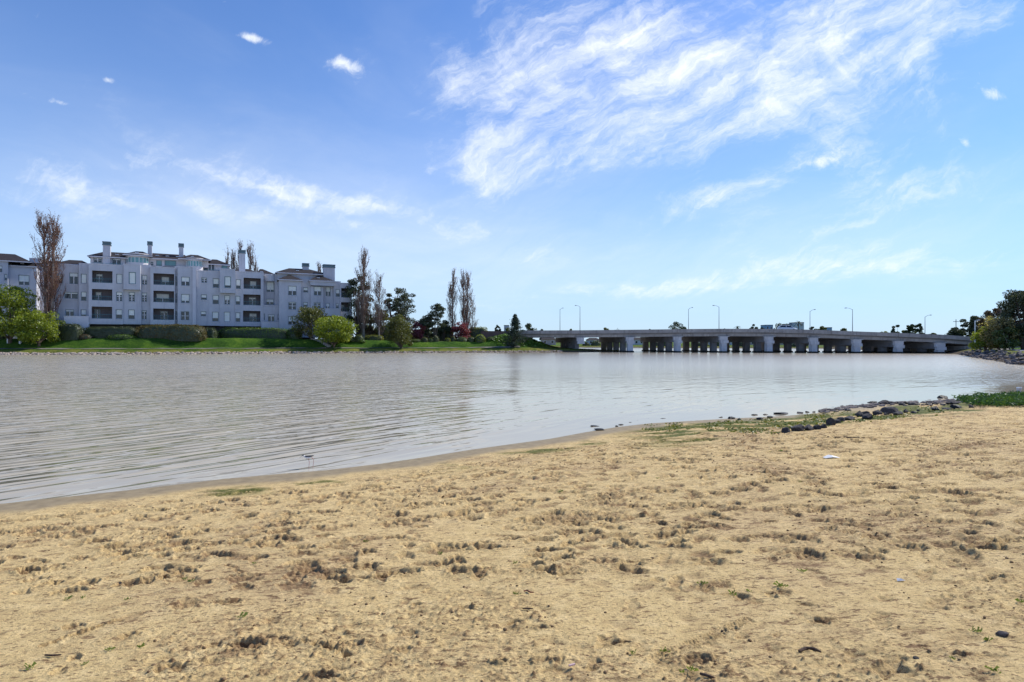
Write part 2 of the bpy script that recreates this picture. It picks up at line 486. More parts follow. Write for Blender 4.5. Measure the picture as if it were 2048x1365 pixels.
def sand_material():
    m_ = bpy.data.materials.new('sand')
    m_.use_nodes = True
    t = NT(m_.node_tree)
    co = t.n('ShaderNodeTexCoord').outputs['Object']

    def attr(nm):
        return t.n('ShaderNodeAttribute', attribute_name=nm).outputs['Fac']
    big = t.noise(co, 0.5, 5.0, 0.6)
    mid = t.noise(co, 7.0, 5.0, 0.65)
    grain = t.noise(co, 140.0, 3.0, 0.75)
    dry = t.ramp(t.m('ADD', t.m('MULTIPLY', mid, 0.55), t.m('MULTIPLY', grain, 0.45)), [(0.30, (0.40, 0.275, 0.125)), (0.5, (0.63, 0.46, 0.205)), (0.72, (0.79, 0.61, 0.315))])
    dry = t.mix(t.m('MULTIPLY', t.sstep(big, 0.45, 0.7), 0.35), dry, (0.46, 0.32, 0.17, 1))
    # dark specks of grit and plant crumbs
    speck = t.noise(co, 55.0, 2.0, 0.5)
    dry = t.mix(t.m('MULTIPLY', t.sstep(speck, 0.66, 0.74), 0.7), dry, (0.12, 0.075, 0.045, 1))
    # short dashes: bump shadows painted in, with brown plant debris and scuffed damp sand
    mpd = t.n('ShaderNodeMapping')
    t.put(mpd.inputs['Vector'], co)
    mpd.inputs['Scale'].default_value = (0.40, 1.0, 1.0)
    deb_shade = t.noise(mpd.outputs[0], 16.0, 5.0, 0.72)
    dry = t.mix(t.m('MULTIPLY', t.sstep(t.m('ADD', deb_shade, t.m('MULTIPLY', t.m('SUBTRACT', big, 0.5), 0.35)), 0.58, 0.645), 0.85), dry, (0.15, 0.082, 0.04, 1))
    deb_shade2 = t.noise(mpd.outputs[0], 5.5, 6.0, 0.75)
    dry = t.mix(t.m('MULTIPLY', t.sstep(t.m('ADD', deb_shade2, t.m('MULTIPLY', t.m('SUBTRACT', big, 0.5), 0.4)), 0.59, 0.68), 0.6), dry, (0.22, 0.13, 0.065, 1))
    deb_shade3 = t.noise(mpd.outputs[0], 38.0, 3.0, 0.7)
    dry = t.mix(t.m('MULTIPLY', t.sstep(deb_shade3, 0.575, 0.63), 0.8), dry, (0.13, 0.075, 0.038, 1))
    deb_shade4 = t.noise(mpd.outputs[0], 95.0, 3.0, 0.7)
    dry = t.mix(t.m('MULTIPLY', t.sstep(deb_shade4, 0.575, 0.625), 0.65), dry, (0.17, 0.10, 0.052, 1))
    damp = t.ramp(grain, [(0.3, (0.125, 0.068, 0.032)), (0.7, (0.25, 0.155, 0.08))])  # damp disturbed sand, with the brown shade of its pockets mixed into the colour
    col = t.mix(t.m('MULTIPLY', attr('disturb'), 0.9), dry, damp)
    alg = t.ramp(t.noise(co, 6.0, 5.0, 0.7), [(0.3, (0.045, 0.06, 0.008)), (0.6, (0.10, 0.11, 0.014)), (0.8, (0.19, 0.15, 0.03))])
    af = t.m('MULTIPLY', t.m('MULTIPLY', attr('algae'), 1.7), t.sstep(t.noise(co, 4.0, 6.0, 0.7), 0.30, 0.52), clamp=True)
    col = t.mix(af, col, alg)
    wet = attr('wet')
    wetc = t.ramp(t.noise(co, 5.0, 4.0, 0.6), [(0.3, (0.21, 0.16, 0.088)), (0.7, (0.31, 0.24, 0.135))])
    col = t.mix(wet, col, wetc)
    rough = t.m('SUBTRACT', 0.95, t.m('MULTIPLY', wet, 0.30))
    hgt = t.m('ADD', t.m('MULTIPLY', t.noise(co, 60.0, 5.0, 0.7), 0.6), t.m('MULTIPLY', grain, 0.4))
    b = t.n('ShaderNodeBump', {'Strength': t.m('SUBTRACT', 0.9, t.m('MULTIPLY', wet, 0.8)), 'Distance': 0.02, 'Height': hgt})
    p = t.n('ShaderNodeBsdfPrincipled', {'Base Color': col, 'Roughness': rough, 'Specular IOR Level': 0.25, 'Normal': b.outputs[0]})
    t.n('ShaderNodeOutputMaterial', {'Surface': p.outputs[0]})
    return m_


def water_material():
    m_ = bpy.data.materials.new('water')
    m_.use_nodes = True
    t = NT(m_.node_tree)
    co = t.n('ShaderNodeTexCoord').outputs['Object']
    sp = t.n('ShaderNodeSeparateXYZ', {'Vector': co})
    X, Y = sp.outputs[0], sp.outputs[1]

    def rip(ang, lam, stretch, detail, dist):
        r = t.n('ShaderNodeVectorRotate', rotation_type='Z_AXIS')
        t.put(r.inputs['Vector'], co)
        r.inputs['Angle'].default_value = math.radians(ang)
        mp = t.n('ShaderNodeMapping')
        t.put(mp.inputs['Vector'], r.outputs[0])
        mp.inputs['Scale'].default_value = (1 / (lam * stretch), 1 / lam, 1)
        return t.noise(mp.outputs[0], 1.0, detail, 0.5, dist)
    # ripples with crests running toward the upper right, longer near the beach
    r1 = rip(-50, 0.42, 7.0, 1.5, 0.35)
    r2 = rip(-42, 0.8, 5.0, 2.0, 0.5)
    r3 = rip(-20, 1.3, 3.0, 3.0, 0.6)
    r4 = rip(-30, 0.55, 2.2, 3.0, 0.3)
    patch = t.noise(co, 0.07, 3.0, 0.6)
    left = t.sstep(t.m('ADD', X, t.m('MULTIPLY', t.m('SUBTRACT', patch, 0.5), 14.0)), 1.0, -9.0)
    rightc = t.sstep(t.m('SUBTRACT', X, t.m('MULTIPLY', Y, 0.62)), 0.0, 9.0)
    near_calm = t.sstep(t.m('SUBTRACT', t.m('MULTIPLY', Y, 0.832), t.m('MULTIPLY', X, 0.555)), 12.9, 16.5)     # still along the beach
    amp = t.m('ADD', t.m('ADD', t.m('MULTIPLY', left, 1.0), t.m('MULTIPLY', rightc, 0.6)), 0.10)
    amp = t.m('MULTIPLY', amp, t.m('ADD', 0.2, t.m('MULTIPLY', near_calm, 0.8)))
    nearw = t.m('SUBTRACT', 1.0, t.sstep(Y, 16.0, 30.0))
    sharp = t.m('POWER', t.m('MAXIMUM', t.m('MULTIPLY', r1, 1.35), 0.0), 2.2)
    h = t.m('ADD', t.m('ADD', t.m('MULTIPLY', r1, 0.55), t.m('MULTIPLY', sharp, t.m('MULTIPLY', nearw, 0.7))), t.m('ADD', t.m('MULTIPLY', r2, 0.7), t.m('ADD', t.m('MULTIPLY', r3, 0.9), t.m('MULTIPLY', r4, t.m('MULTIPLY', t.sstep(Y, 13.0, 22.0), 0.6)))))
    h = t.m('MULTIPLY', h, amp)
    b = t.n('ShaderNodeBump', {'Strength': 1.0, 'Distance': 0.22, 'Height': h})
    nrm = b.outputs[0]
    # chop too fine to see far off acts as gloss
    wr = t.m('ADD', 0.025, t.m('MULTIPLY', t.sstep(Y, 12.0, 70.0), 0.17))
    dif = t.n('ShaderNodeBsdfDiffuse', {'Color': (0.41, 0.37, 0.29, 1), 'Normal': nrm})
    glo = t.n('ShaderNodeBsdfGlossy', {'Color': (1.0, 0.89, 0.75, 1), 'Roughness': wr, 'Normal': nrm})
    fr = t.n('ShaderNodeFresnel', {'IOR': 1.5, 'Normal': nrm})
    mx = t.n('ShaderNodeMixShader', {0: t.m('MINIMUM', fr.outputs[0], 0.80), 1: dif.outputs[0], 2: glo.outputs[0]})
    t.n('ShaderNodeOutputMaterial', {'Surface': mx.outputs[0]})
    return m_


def lawn_material():
    m_ = bpy.data.materials.new('lawn')
    m_.use_nodes = True
    t = NT(m_.node_tree)
    co = t.n('ShaderNodeTexCoord').outputs['Object']
    mp = t.n('ShaderNodeMapping')
    t.put(mp.inputs['Vector'], co)
    mp.inputs['Scale'].default_value = (0.5, 1.0, 1.0)
    n1 = t.noise(mp.outputs[0], 0.35, 5.0, 0.65)
    n2 = t.noise(co, 2.5, 5.0, 0.75)
    dryness = t.n('ShaderNodeAttribute', attribute_name='dry').outputs['Fac']
    f = t.m('ADD', t.m('MULTIPLY', n1, 0.6), t.m('MULTIPLY', n2, 0.4))
    col = t.ramp(f, [(0.36, (0.018, 0.05, 0.008)), (0.5, (0.05, 0.115, 0.013)), (0.64, (0.115, 0.19, 0.02))])
    dcol = t.ramp(f, [(0.3, (0.13, 0.15, 0.025)), (0.55, (0.22, 0.20, 0.045)), (0.72, (0.30, 0.22, 0.08))])
    col = t.mix(t.m('MULTIPLY', dryness, t.sstep(t.noise(co, 0.6, 5.0, 0.7), 0.3, 0.6)), col, dcol)
    soil = t.n('ShaderNodeAttribute', attribute_name='soil').outputs['Fac']
    col = t.mix(soil, col, (0.11, 0.085, 0.06, 1))
    b = t.n('ShaderNodeBump', {'Strength': 1.0, 'Distance': 0.25, 'Height': t.noise(co, 6.0, 5.0, 0.75)})
    p = t.n('ShaderNodeBsdfPrincipled', {'Base Color': col, 'Roughness': 0.95, 'Specular IOR Level': 0.1, 'Normal': b.outputs[0]})
    t.n('ShaderNodeOutputMaterial', {'Surface': p.outputs[0]})
    MATS['lawn'] = m_
    return m_


MATS['sand'] = sand_material()
MATS['water'] = water_material()
lawn_material()
M = MATS


# ------------------------------------------------------------------ places: pixels of the photo to points of the world
def ray(px, py):
    return (px - CX) / F, (CY - py) / F              # dx, dz per metre of depth


def at_z(px, py, z=0.0):
    a, b = ray(px, py)
    Y = (z - H) / b
    return (a * Y, Y)


def at_d(px, py, Y):
    a, b = ray(px, py)
    return Vector((a * Y, Y, H + b * Y))


# beach shoreline (at water level), left to right
_shore_px = [(0, 1008), (150, 992), (300, 976), (450, 958), (560, 948), (650, 941), (760, 928), (860, 913), (940, 900), (1020, 889),
             (1100, 878), (1170, 865), (1230, 855), (1300, 847), (1400, 841), (1500, 835), (1600, 827), (1680, 819), (1740, 811), (1800, 806),
             (1860, 804), (1900, 802), (1960, 796), (2048, 789)]
SH = np.array([(-60, -19), (-30, -2.5), (-16, 5.6)] + [at_z(x, y) for x, y in _shore_px] + [(31, 33.5), (42, 38), (54, 46)])


def beach_s(x, y):
    """signed distance inland from the beach waterline"""
    x, y = np.asarray(x, dtype=np.float64), np.asarray(y, dtype=np.float64)
    best = np.full(x.shape, 1e9)
    sign = np.ones(x.shape)
    for (ax, ay), (bx, by) in zip(SH[:-1], SH[1:]):
        ex, ey = bx - ax, by - ay
        L = ex * ex + ey * ey
        t = np.clip(((x - ax) * ex + (y - ay) * ey) / L, 0, 1)
        qx, qy = ax + t * ex, ay + t * ey
        d = np.hypot(x - qx, y - qy)
        s = np.where(ex * (y - ay) - ey * (x - ax) > 0, -1.0, 1.0)
        upd = d < best - 1e-9
        sign = np.where(upd, s, sign)
        best = np.where(upd, d, best)
    return best * sign


def beach_base(x, y, s=None):
    if s is None:
        s = beach_s(x, y)
    z = np.where(s > 0, 0.042 * np.minimum(s, 1.1) + 0.093 * np.maximum(s - 1.1, 0), 0.085 * s)
    z = np.where(s > 13.5, 0.042 * 1.1 + 0.093 * 12.4 + 0.02 * (s - 13.5), z)
    z = np.maximum(z, -1.6)
    return z + smooth01(s, 0.6, 4.0) * 0.035 * perlin(x * 0.45, y * 0.45, 41)


_HY = 1.2 * (60 / 1.2) ** np.linspace(0, 1, 260)


def beach_hit(px, py):
    """where the line of sight through a photo pixel meets the sand"""
    a, b = ray(px, py)
    g = H + b * _HY - beach_base(a * _HY, _HY)
    below = np.nonzero(g <= 0)[0]
    i = max(int(below[0]), 1) if len(below) else len(_HY) - 1
    t = g[i - 1] / (g[i - 1] - g[i]) if len(below) else 1.0
    Y = float(_HY[i - 1] + (_HY[i] - _HY[i - 1]) * t)
    return Vector((a * Y, Y, H + b * Y))


def beach_hits(px, py):
    """the same for many pixels at once, (N, 3)"""
    out = []
    for k in range(0, len(px), 400):
        a, b = (np.asarray(px[k:k + 400]) - CX) / F, (CY - np.asarray(py[k:k + 400])) / F
        g = H + b[:, None] * _HY - beach_base(a[:, None] * _HY, np.repeat(_HY[None], len(a), 0))
        i = np.clip(np.argmax(g <= 0, 1), 1, None)
        r = np.arange(len(a))
        t = g[r, i - 1] / (g[r, i - 1] - g[r, i])
        Y = _HY[i - 1] + (_HY[i] - _HY[i - 1]) * t
        out.append(np.stack([a * Y, Y, H + b * Y], 1))
    return np.concatenate(out)


def build_beach():
    rng = np.random.RandomState(11)
    # rows one photo pixel or two apart in depth, columns spread as the view fans out; coarse behind and beside the viewer
    rows_py = np.concatenate([np.linspace(1750, 1400, 90), np.linspace(1399, 860, 520), np.linspace(859, 775, 150)])
    Yr = 1.62 * F / (rows_py - CY)
    Yr = np.concatenate([[-40, -20, -8, -2, 0.5, 1.2], Yr, [24, 26, 28, 30, 33, 37, 42, 50]])
    Yr = np.unique(np.sort(Yr))
    tc_ = np.concatenate([np.linspace(-6, -1.3, 14), np.linspace(-1.2, -0.93, 18), np.linspace(-0.92, 0.92, 1000), np.linspace(0.93, 1.2, 18), np.linspace(1.3, 6, 14)])
    scale = np.where(Yr < 1.4, 1.4 + (1.4 - Yr) * 1.2, Yr)
    Xg = tc_[None, :] * scale[:, None]
    Yg = np.repeat(Yr[:, None], len(tc_), 1)
    s = beach_s(Xg, Yg)
    z = beach_base(Xg, Yg, s)
    land = smooth01(s, 0.5, 2.6)
    # hummocks, churned patches, small clods
    churn = smooth01(fbm(Xg * 0.42, Yg * 0.55, 4, 3), 0.0, 0.62)
    n6 = perlin(Xg * 4.2, Yg * 6.0, 21)
    n12 = perlin(Xg * 9.0, Yg * 13.0, 23)
    n26 = perlin(Xg * 21.0, Yg * 27.0, 25)
    n50 = perlin(Xg * 44.0, Yg * 52.0, 27)
    bumps = 0.007 * n6 + 0.005 * n12 + 0.0045 * n26 + 0.003 * n50
    clod = np.maximum(0.6 * n26 + 0.6 * n50 + 0.3 * n12 - 0.42, 0) * 0.022
    far = smooth01(Yg, 5.0, 11.0)
    dim = np.maximum(-(n6 + 0.5 * n12) - 0.42, 0) * 0.035
    dz_ = bumps * (0.55 + 0.9 * churn) + clod * (0.25 + churn) - dim * (0.3 + 0.7 * churn)
    dist = 0.65 * churn * smooth01(n12 + 0.6 * n26, -0.1, 0.9) + 0.35 * smooth01(-(n6 + 0.5 * n12), 0.35, 0.8)
    dist = dist + 0.30 * smooth01(n26 + 0.5 * n50, 0.5, 0.9) * (0.3 + churn)

    def stamp(cx, cy, a, b, ang, depth, crumb, dk, rim=0.35):
        R = max(a, b) * 2.4
        i0, i1 = np.searchsorted(Yr, [cy - R, cy + R])
        if i1 - i0 < 1:
            return
        ymin = max(Yr[i0], 1.0)
        t0 = min((cx - R) / max(cy - R, 1.0), (cx - R) / (cy + R))
        t1 = max((cx + R) / max(cy - R, 1.0), (cx + R) / (cy + R))
        j0, j1 = np.searchsorted(tc_, [t0, t1])
        if j1 - j0 < 1:
            return
        sl = (slice(i0, i1), slice(j0, j1))
        ux, uy = Xg[sl] - cx, Yg[sl] - cy
        p = (ux * math.cos(ang) + uy * math.sin(ang)) / a
        q = (-ux * math.sin(ang) + uy * math.cos(ang)) / b
        wob = 0.35 * n12[sl] + 0.25 * n26[sl]
        r = np.sqrt(p * p + q * q) * (1 + wob)
        core = np.exp(-(r ** 4) * 0.9)
        ring = np.exp(-((r - 1.35) / 0.32) ** 2)
        area = np.exp(-(r / 1.5) ** 2)
        dz_[sl] += -depth * core + depth * rim * ring * (1 + 0.7 * n12[sl]) + 0.55 * crumb * area * np.clip(n26[sl] + 0.7 * n50[sl], -0.3, 0.6)
        dist[sl] = np.maximum(dist[sl], dk * np.clip(core * 0.9 + 0.6 * area * (n26[sl] > -0.1), 0, 1))

    # footprints and paw prints everywhere, in world-uniform scatter and in walking lines
    for _ in range(1500):
        Y = math.sqrt(rng.uniform(1.6 ** 2, 24 ** 2))
        X = rng.uniform(-0.95, 0.95) * Y
        stamp(X, Y, rng.uniform(0.03, 0.10), rng.uniform(0.025, 0.055), rng.uniform(0, 3.14), rng.uniform(0.006, 0.020), rng.uniform(0.0, 0.012), rng.uniform(0.15, 0.75))
    for _ in range(6500):
        Y = math.sqrt(rng.uniform(5.0 ** 2, 25 ** 2))
        X = rng.uniform(-0.95, 0.95) * Y
        stamp(X, Y, rng.uniform(0.06, 0.17), rng.uniform(0.05, 0.10), rng.uniform(-.6, .6), rng.uniform(0.015, 0.045), rng.uniform(0.0, 0.022), rng.uniform(0.3, 0.95))
    for _ in range(60):
        X, Y = rng.uniform(-14, 20), rng.uniform(1.5, 20)
        ang = rng.uniform(0, 6.28)
        for k in range(rng.randint(5, 14)):
            side = 0.10 if k % 2 else -0.10
            fx = X + math.cos(ang) * 0.62 * k - math.sin(ang) * side
            fy = Y + math.sin(ang) * 0.62 * k + math.cos(ang) * side
            if fy < 1.2:
                continue
            stamp(fx, fy, 0.13, 0.05, ang + rng.uniform(-.15, .15), rng.uniform(0.008, 0.020), 0.007, rng.uniform(0.15, 0.5))
    # the larger diggings, where the photograph has them
    for px, py, wpx, hpx, dep, dk in [(497, 1290, 62, 16, .055, 1), (540, 1278, 60, 12, .02, .8), (790, 1148, 50, 10, .035, .9), (1395, 1318, 62, 16, .03, .9),
                                 (1905, 985, 42, 14, .06, .9), (1585, 1030, 30, 10, .045, .9), (345, 1335, 60, 12, .03, .8), (150, 1253, 40, 8, .03, .8),
                                 (1425, 1055, 34, 9, .03, .8), (1480, 1082, 34, 8, .03, .8), (860, 963, 20, 6, .03, .7), (1015, 1022, 40, 7, .03, .8),
                                 (1130, 1038, 120, 22, .02, .6), (1235, 1285, 40, 8, .03, .8), (1080, 1255, 24, 7, .03, .8), (455, 1205, 45, 9, .03, .7),
                                 (1785, 922, 30, 8, .04, .8), (640, 1352, 60, 16, .03, .8), (1655, 1240, 34, 9, .025, .8), (370, 1210, 60, 14, .02, .6),
                                 (1990, 1155, 34, 8, .03, .7), (1560, 1185, 40, 10, .02, .6), (700, 1290, 70, 8, .018, .5), (1000, 1325, 30, 8, .03, .8),
                                 (1890, 1045, 80, 8, .02, .6), (1430, 1170, 60, 12, .02, .7), (995, 1325, 24, 8, .03, .8), (930, 1215, 40, 7, .02, .6),
                                 (1920, 1310, 40, 8, .025, .7), (60, 1085, 40, 6, .025, .7), (1090, 1320, 60, 10, .02, .6), (260, 1270, 40, 8, .02, .5)]:
        p = beach_hit(px, py)
        m = p.y / F
        hh = hpx * p.y * p.y / (F * 1.6)
        stamp(p.x, p.y, wpx * m * 0.5, max(hh * 0.5, wpx * m * 0.22), 0.0, dep * 0.7, 0.032, dk, 0.4)
    # a wheel track of short bars crossing the lower right
    p0, p1 = beach_hit(1310, 1318), beach_hit(1500, 1240)
    for k in range(34):
        f = k / 33
        c = p0.lerp(p1, f)
        a0 = math.atan2(p1.y - p0.y, p1.x - p0.x)
        stamp(c.x, c.y, 0.05, 0.012, a0 + 1.2, 0.009, 0.003, 0.35)
    # drag marks
    for (pa, pb, n) in [((600, 1280), (705, 1310), 40), ((455, 1130), (490, 1150), 20), ((90, 1290), (240, 1240), 50)]:
        q0, q1 = beach_hit(*pa), beach_hit(*pb)
        for k in range(n):
            c = q0.lerp(q1, k / n)
            stamp(c.x + rng.normal(0, .008), c.y + rng.normal(0, .008), 0.03, 0.018, rng.uniform(0, 3), 0.010, 0.004, 0.5)
    z = z + dz_ * land
    dist = np.clip(dist, 0, 1) * land
    wet = 1 - smooth01(s + 0.22 * perlin(Xg * 0.8, Yg * 0.8, 61) + 0.10 * perlin(Xg * 3, Yg * 3, 62), 0.55, 1.15)
    # algae mats on the flat strip behind the stones and a faint green film on the tide line
    alg = np.zeros_like(s)
    a1 = smooth01(Xg, 2.2, 5.5) * (1 - smooth01(Xg, 17.0, 21.0)) * smooth01(s, 0.5, 0.9) * (1 - smooth01(s + 0.9 * perlin(Xg * .5, Yg * .8, 71), 3.2, 4.6))
    alg = np.maximum(alg, a1 * smooth01(fbm(Xg * 0.55, Yg * 1.1, 4, 73), -0.35, 0.1))
    a2 = smooth01(s, 0.8, 1.2) * (1 - smooth01(s, 1.6, 2.6)) * smooth01(fbm(Xg * 0.5, Yg * 0.9, 4, 77), 0.1, 0.6) * 0.55
    alg = np.maximum(alg, a2)
    nr, nc = Xg.shape
    idx = np.arange(nr * nc).reshape(nr, nc)
    faces = np.stack([idx[:-1, :-1], idx[:-1, 1:], idx[1:, 1:], idx[1:, :-1]], -1).reshape(-1, 4)
    keep = (s.ravel()[faces].max(1) > -7)
    o = np_mesh('beach', np.stack([Xg, Yg, z], -1).reshape(-1, 3), faces[keep], M['sand'], smooth=True)
    for nm, arr in (('disturb', dist), ('wet', wet), ('algae', alg)):
        at = o.data.attributes.new(nm, 'FLOAT', 'POINT')
        at.data.foreach_set('value', arr.astype(np.float32).ravel())
    tag(o, kind='structure')
    return o


build_beach()

# ------------------------------------------------------------------ water
wm = MB()
wm.add([(-900, -60, 0), (1200, -60, 0), (1200, 420, 0), (-900, 420, 0)], [(0, 1, 2, 3)])
tag(wm.build('water', M['water']), kind='structure')

# ------------------------------------------------------------------ the bank across the water (left)
_bank = [(-420, 108), (-250, 114)] + [at_z(x, y) for x, y in [(0, 710.2), (240, 710), (420, 708.9), (560, 707.8), (700, 707.4), (860, 706.6), (960, 705.9), (1060, 705.4), (1150, 704.9), (1200, 704.4)]] + [(27, 150), (60, 158)]
_bx = np.array([p[0] for p in _bank])
_by = np.array([p[1] for p in _bank])


def bank_shore(x):
    return np.interp(x, _bx, _by)


def bank_z(x, y):
    x, y = np.asarray(x, dtype=np.float64), np.asarray(y, dtype=np.float64)
    s = y - bank_shore(x)
    top = np.interp(x, [-120, -90, -60, -40, -20, -6, 4, 12, 20, 27], [3.1, 3.3, 3.3, 3.0, 2.6, 2.5, 2.3, 1.0, 0.62, 0.1])
    low = np.interp(x, [-20, 5, 20, 27], [1.0, 1.0, 0.62, 0.05])
    slope_start = np.interp(x, [-120, -60, -20], [5.2, 5.4, 5.4])
    slope_w = np.interp(x, [-70, -40], [5.0, 4.6])
    z = np.where(s < 1.2, 0.42 * s / 1.2, 0.0)
    z = np.where(s >= 1.2, 0.42 + (low - 0.42) * smooth01(s, 1.2, 4.2), z)
    z = np.where(s < 1.2, np.minimum(z, low), z)
    z = z + (top - low) * smooth01(s, slope_start, slope_start + slope_w)
    # ivy bank that carries the road up to the bridge
    g = np.exp(-((x - 0.5) / 6.5) ** 2) * smooth01(s, 4.0, 11.0)
    z = z + 2.0 * g
    # the spit ends behind the bridge
    z = np.where(x > 3, z - (z + 1.0) * smooth01(s, 12, 17) * smooth01(x, 4, 9), z)
    z = np.where(s < 0, 0.35 * s, z)
    return z + smooth01(s, 1.5, 4) * 0.10 * perlin(x * 0.35, y * 0.5, 81)


def bank_hit(px, py):
    a, b = ray(px, py)
    Ys = np.linspace(105, 260, 900)
    zz = bank_z(a * Ys, Ys)
    below = np.nonzero(H + b * Ys <= zz)[0]
    i = below[0] if len(below) else len(Ys) - 1
    Y = Ys[i]
    return Vector((a * Y, Y, float(bank_z(a * Y, Y))))


sg = np.concatenate([np.linspace(-4, 0, 5), np.linspace(0.2, 26, 110), np.array([28, 32, 38, 46, 60, 90, 150, 300])])
xg = np.concatenate([np.linspace(-400, -140, 27), np.linspace(-138, 27, 420)])
Xb = np.repeat(xg[:, None], len(sg), 1)
Yb = bank_shore(xg)[:, None] + sg[None, :]
Zb = bank_z(Xb, Yb)
idx = np.arange(Xb.size).reshape(Xb.shape)
fb = np.stack([idx[:-1, :-1], idx[1:, :-1], idx[1:, 1:], idx[:-1, 1:]], -1).reshape(-1, 4)
bank = np_mesh('grassy_bank', np.stack([Xb, Yb, Zb], -1).reshape(-1, 3), fb, M['lawn'], smooth=True)
Sb = np.repeat(sg[None, :], len(xg), 0)
dry = np.clip((1 - smooth01(Sb + 1.2 * perlin(Xb * .25, Yb * .4, 96), 2.4, 5.2)) * 0.95 + 0.9 * smooth01(Xb, 0, 10), 0, 1) * smooth01(Sb, 0.5, 1.0)
soil = np.maximum(1 - smooth01(Sb, 0.7, 1.5), 0.75 * smooth01(Sb + 1.5 * perlin(Xb * .3, Yb * .3, 91), 17.0, 19.0))
for nm, arr in (('dry', dry), ('soil', soil)):
    at = bank.data.attributes.new(nm, 'FLOAT', 'POINT')
    at.data.foreach_set('value', arr.astype(np.float32).ravel())
tag(bank, kind='structure')
# waterside footpath along the foot of the lawn
pm = MB()
xs = np.linspace(-140, 2, 143)
for xa, xb_ in zip(xs[:-1], xs[1:]):
    q = []
    for x_, s_ in ((xa, 4.6), (xb_, 4.6), (xb_, 6.0), (xa, 6.0)):
        y_ = float(bank_shore(x_)) + s_
        q.append((x_, y_, float(bank_z(x_, y_)) + 0.10))
    pm.add(q, [(0, 1, 2, 3)])
tag(pm.build('footpath', M['path_grey']), kind='structure')

# ------------------------------------------------------------------ the bank on the right
_rb = [(-60, 200), (20, 150), (40, 45.0)]
_ry = np.array([20, 40, 52, 65.5, 69.7, 82, 96.7, 112, 124.6, 140, 175, 215])
_rx = np.array([60, 55, 54, 56.3, 58.2, 66, 75, 84.5, 92, 98, 104, 112])


def rbank_z(x, y):
    x, y = np.asarray(x, dtype=np.float64), np.asarray(y, dtype=np.float64)
    s = (x - np.interp(y, _ry, _rx)) * 0.85
    z = np.where(s < 0, 0.3 * s, 1.25 * smooth01(s, -1.5, 4.6) - 0.10 + 0.0 * s)
    z = z + 0.9 * smooth01(s, 8.5, 16) + 0.9 * smooth01(s, 20, 50)
    return z + smooth01(s, 1, 3) * 0.10 * perlin(x * 0.5, y * 0.4, 85)


def rbank_hit(px, py):
    a, b = ray(px, py)
    Ys = np.linspace(45, 190, 1500)
    zz = rbank_z(a * Ys, Ys)
    below = np.nonzero(H + b * Ys <= zz)[0]
    i = below[0] if len(below) else len(Ys) - 1
    Y = Ys[i]
    return Vector((a * Y, Y, float(rbank_z(a * Y, Y))))


yg = np.linspace(22, 215, 260)
sg2 = np.concatenate([np.linspace(-4, 18, 90), np.linspace(19, 60, 30), [80, 120, 220]])
Yq = np.repeat(yg[:, None], len(sg2), 1)
Xq = np.interp(yg, _ry, _rx)[:, None] + sg2[None, :]
Zq = rbank_z(Xq, Yq)
idx = np.arange(Xq.size).reshape(Xq.shape)
fq = np.stack([idx[:-1, :-1], idx[:-1, 1:], idx[1:, 1:], idx[1:, :-1]], -1).reshape(-1, 4)
rb = np_mesh('shore_lawn', np.stack([Xq, Yq, Zq], -1).reshape(-1, 3), fq, M['lawn'], smooth=True)
Sq = np.repeat(sg2[None, :] * 0.85, len(yg), 0)
for nm, arr in (('dry', (1 - smooth01(Sq, 5.0, 6.0)) * 0.9), ('soil', np.maximum(1 - smooth01(Sq + perlin(Xq * .6, Yq * .6, 93), 1.5, 3.0), 0.9 * smooth01(Sq, 20, 24)))):
    at = rb.data.attributes.new(nm, 'FLOAT', 'POINT')
    at.data.foreach_set('value', arr.astype(np.float32).ravel())
tag(rb, kind='structure')
pm = MB()
ys = np.linspace(40, 132, 93)
for ya, yb_ in zip(ys[:-1], ys[1:]):
    q = []
    for y_, s_ in ((ya, 5.2), (ya, 7.6), (yb_, 7.6), (yb_, 5.2)):
        x_ = float(np.interp(y_, _ry, _rx)) + s_ / 0.85
        q.append((x_, y_, float(rbank_z(x_, y_)) + 0.03))
    pm.add(q, [(0, 1, 2, 3)])
tag(pm.build('shore_path', M['path']), kind='structure')

# ------------------------------------------------------------------ far shore behind the bridge, on to the horizon
fx = np.concatenate([[-3500, -1500, -600], np.linspace(-200, 500, 120), [900, 2000, 4500]])
fy = np.array([0, 2, 4, 8, 14, 25, 60, 150, 400, 1200, 4000, 7500.0])


def far_shore(x):
    return np.interp(x, [-3500, -100, 40, 80, 120, 160, 500], [300, 262, 240, 228, 205, 190, 190]) + 4 * perlin(np.asarray(x) * 0.03, np.asarray(x) * 0.0, 5)


FX = np.repeat(fx[:, None], len(fy), 1)
FY = far_shore(fx)[:, None] + fy[None, :]
FZ = np.repeat(np.interp(fy, [0, 4, 14, 60, 150, 400, 7500], [-0.3, 0.5, 1.0, 1.4, 1.6, 2.0, 2.2])[None, :], len(fx), 0)
idx = np.arange(FX.size).reshape(FX.shape)
ff = np.stack([idx[:-1, :-1], idx[1:, :-1], idx[1:, 1:], idx[:-1, 1:]], -1).reshape(-1, 4)
fo = np_mesh('far_shore', np.stack([FX, FY, FZ], -1).reshape(-1, 3), ff, M['lawn'], smooth=True)
at = fo.data.attributes.new('dry', 'FLOAT', 'POINT')
at.data.foreach_set('value', (np.repeat((1 - smooth01(fy, 3, 9))[None, :], len(fx), 0) * 0.7 + 0.25).astype(np.float32).ravel())
at = fo.data.attributes.new('soil', 'FLOAT', 'POINT')
at.data.foreach_set('value', np.repeat((1 - smooth01(fy, 1, 5))[None, :], len(fx), 0).astype(np.float32).ravel())
tag(fo, kind='structure')


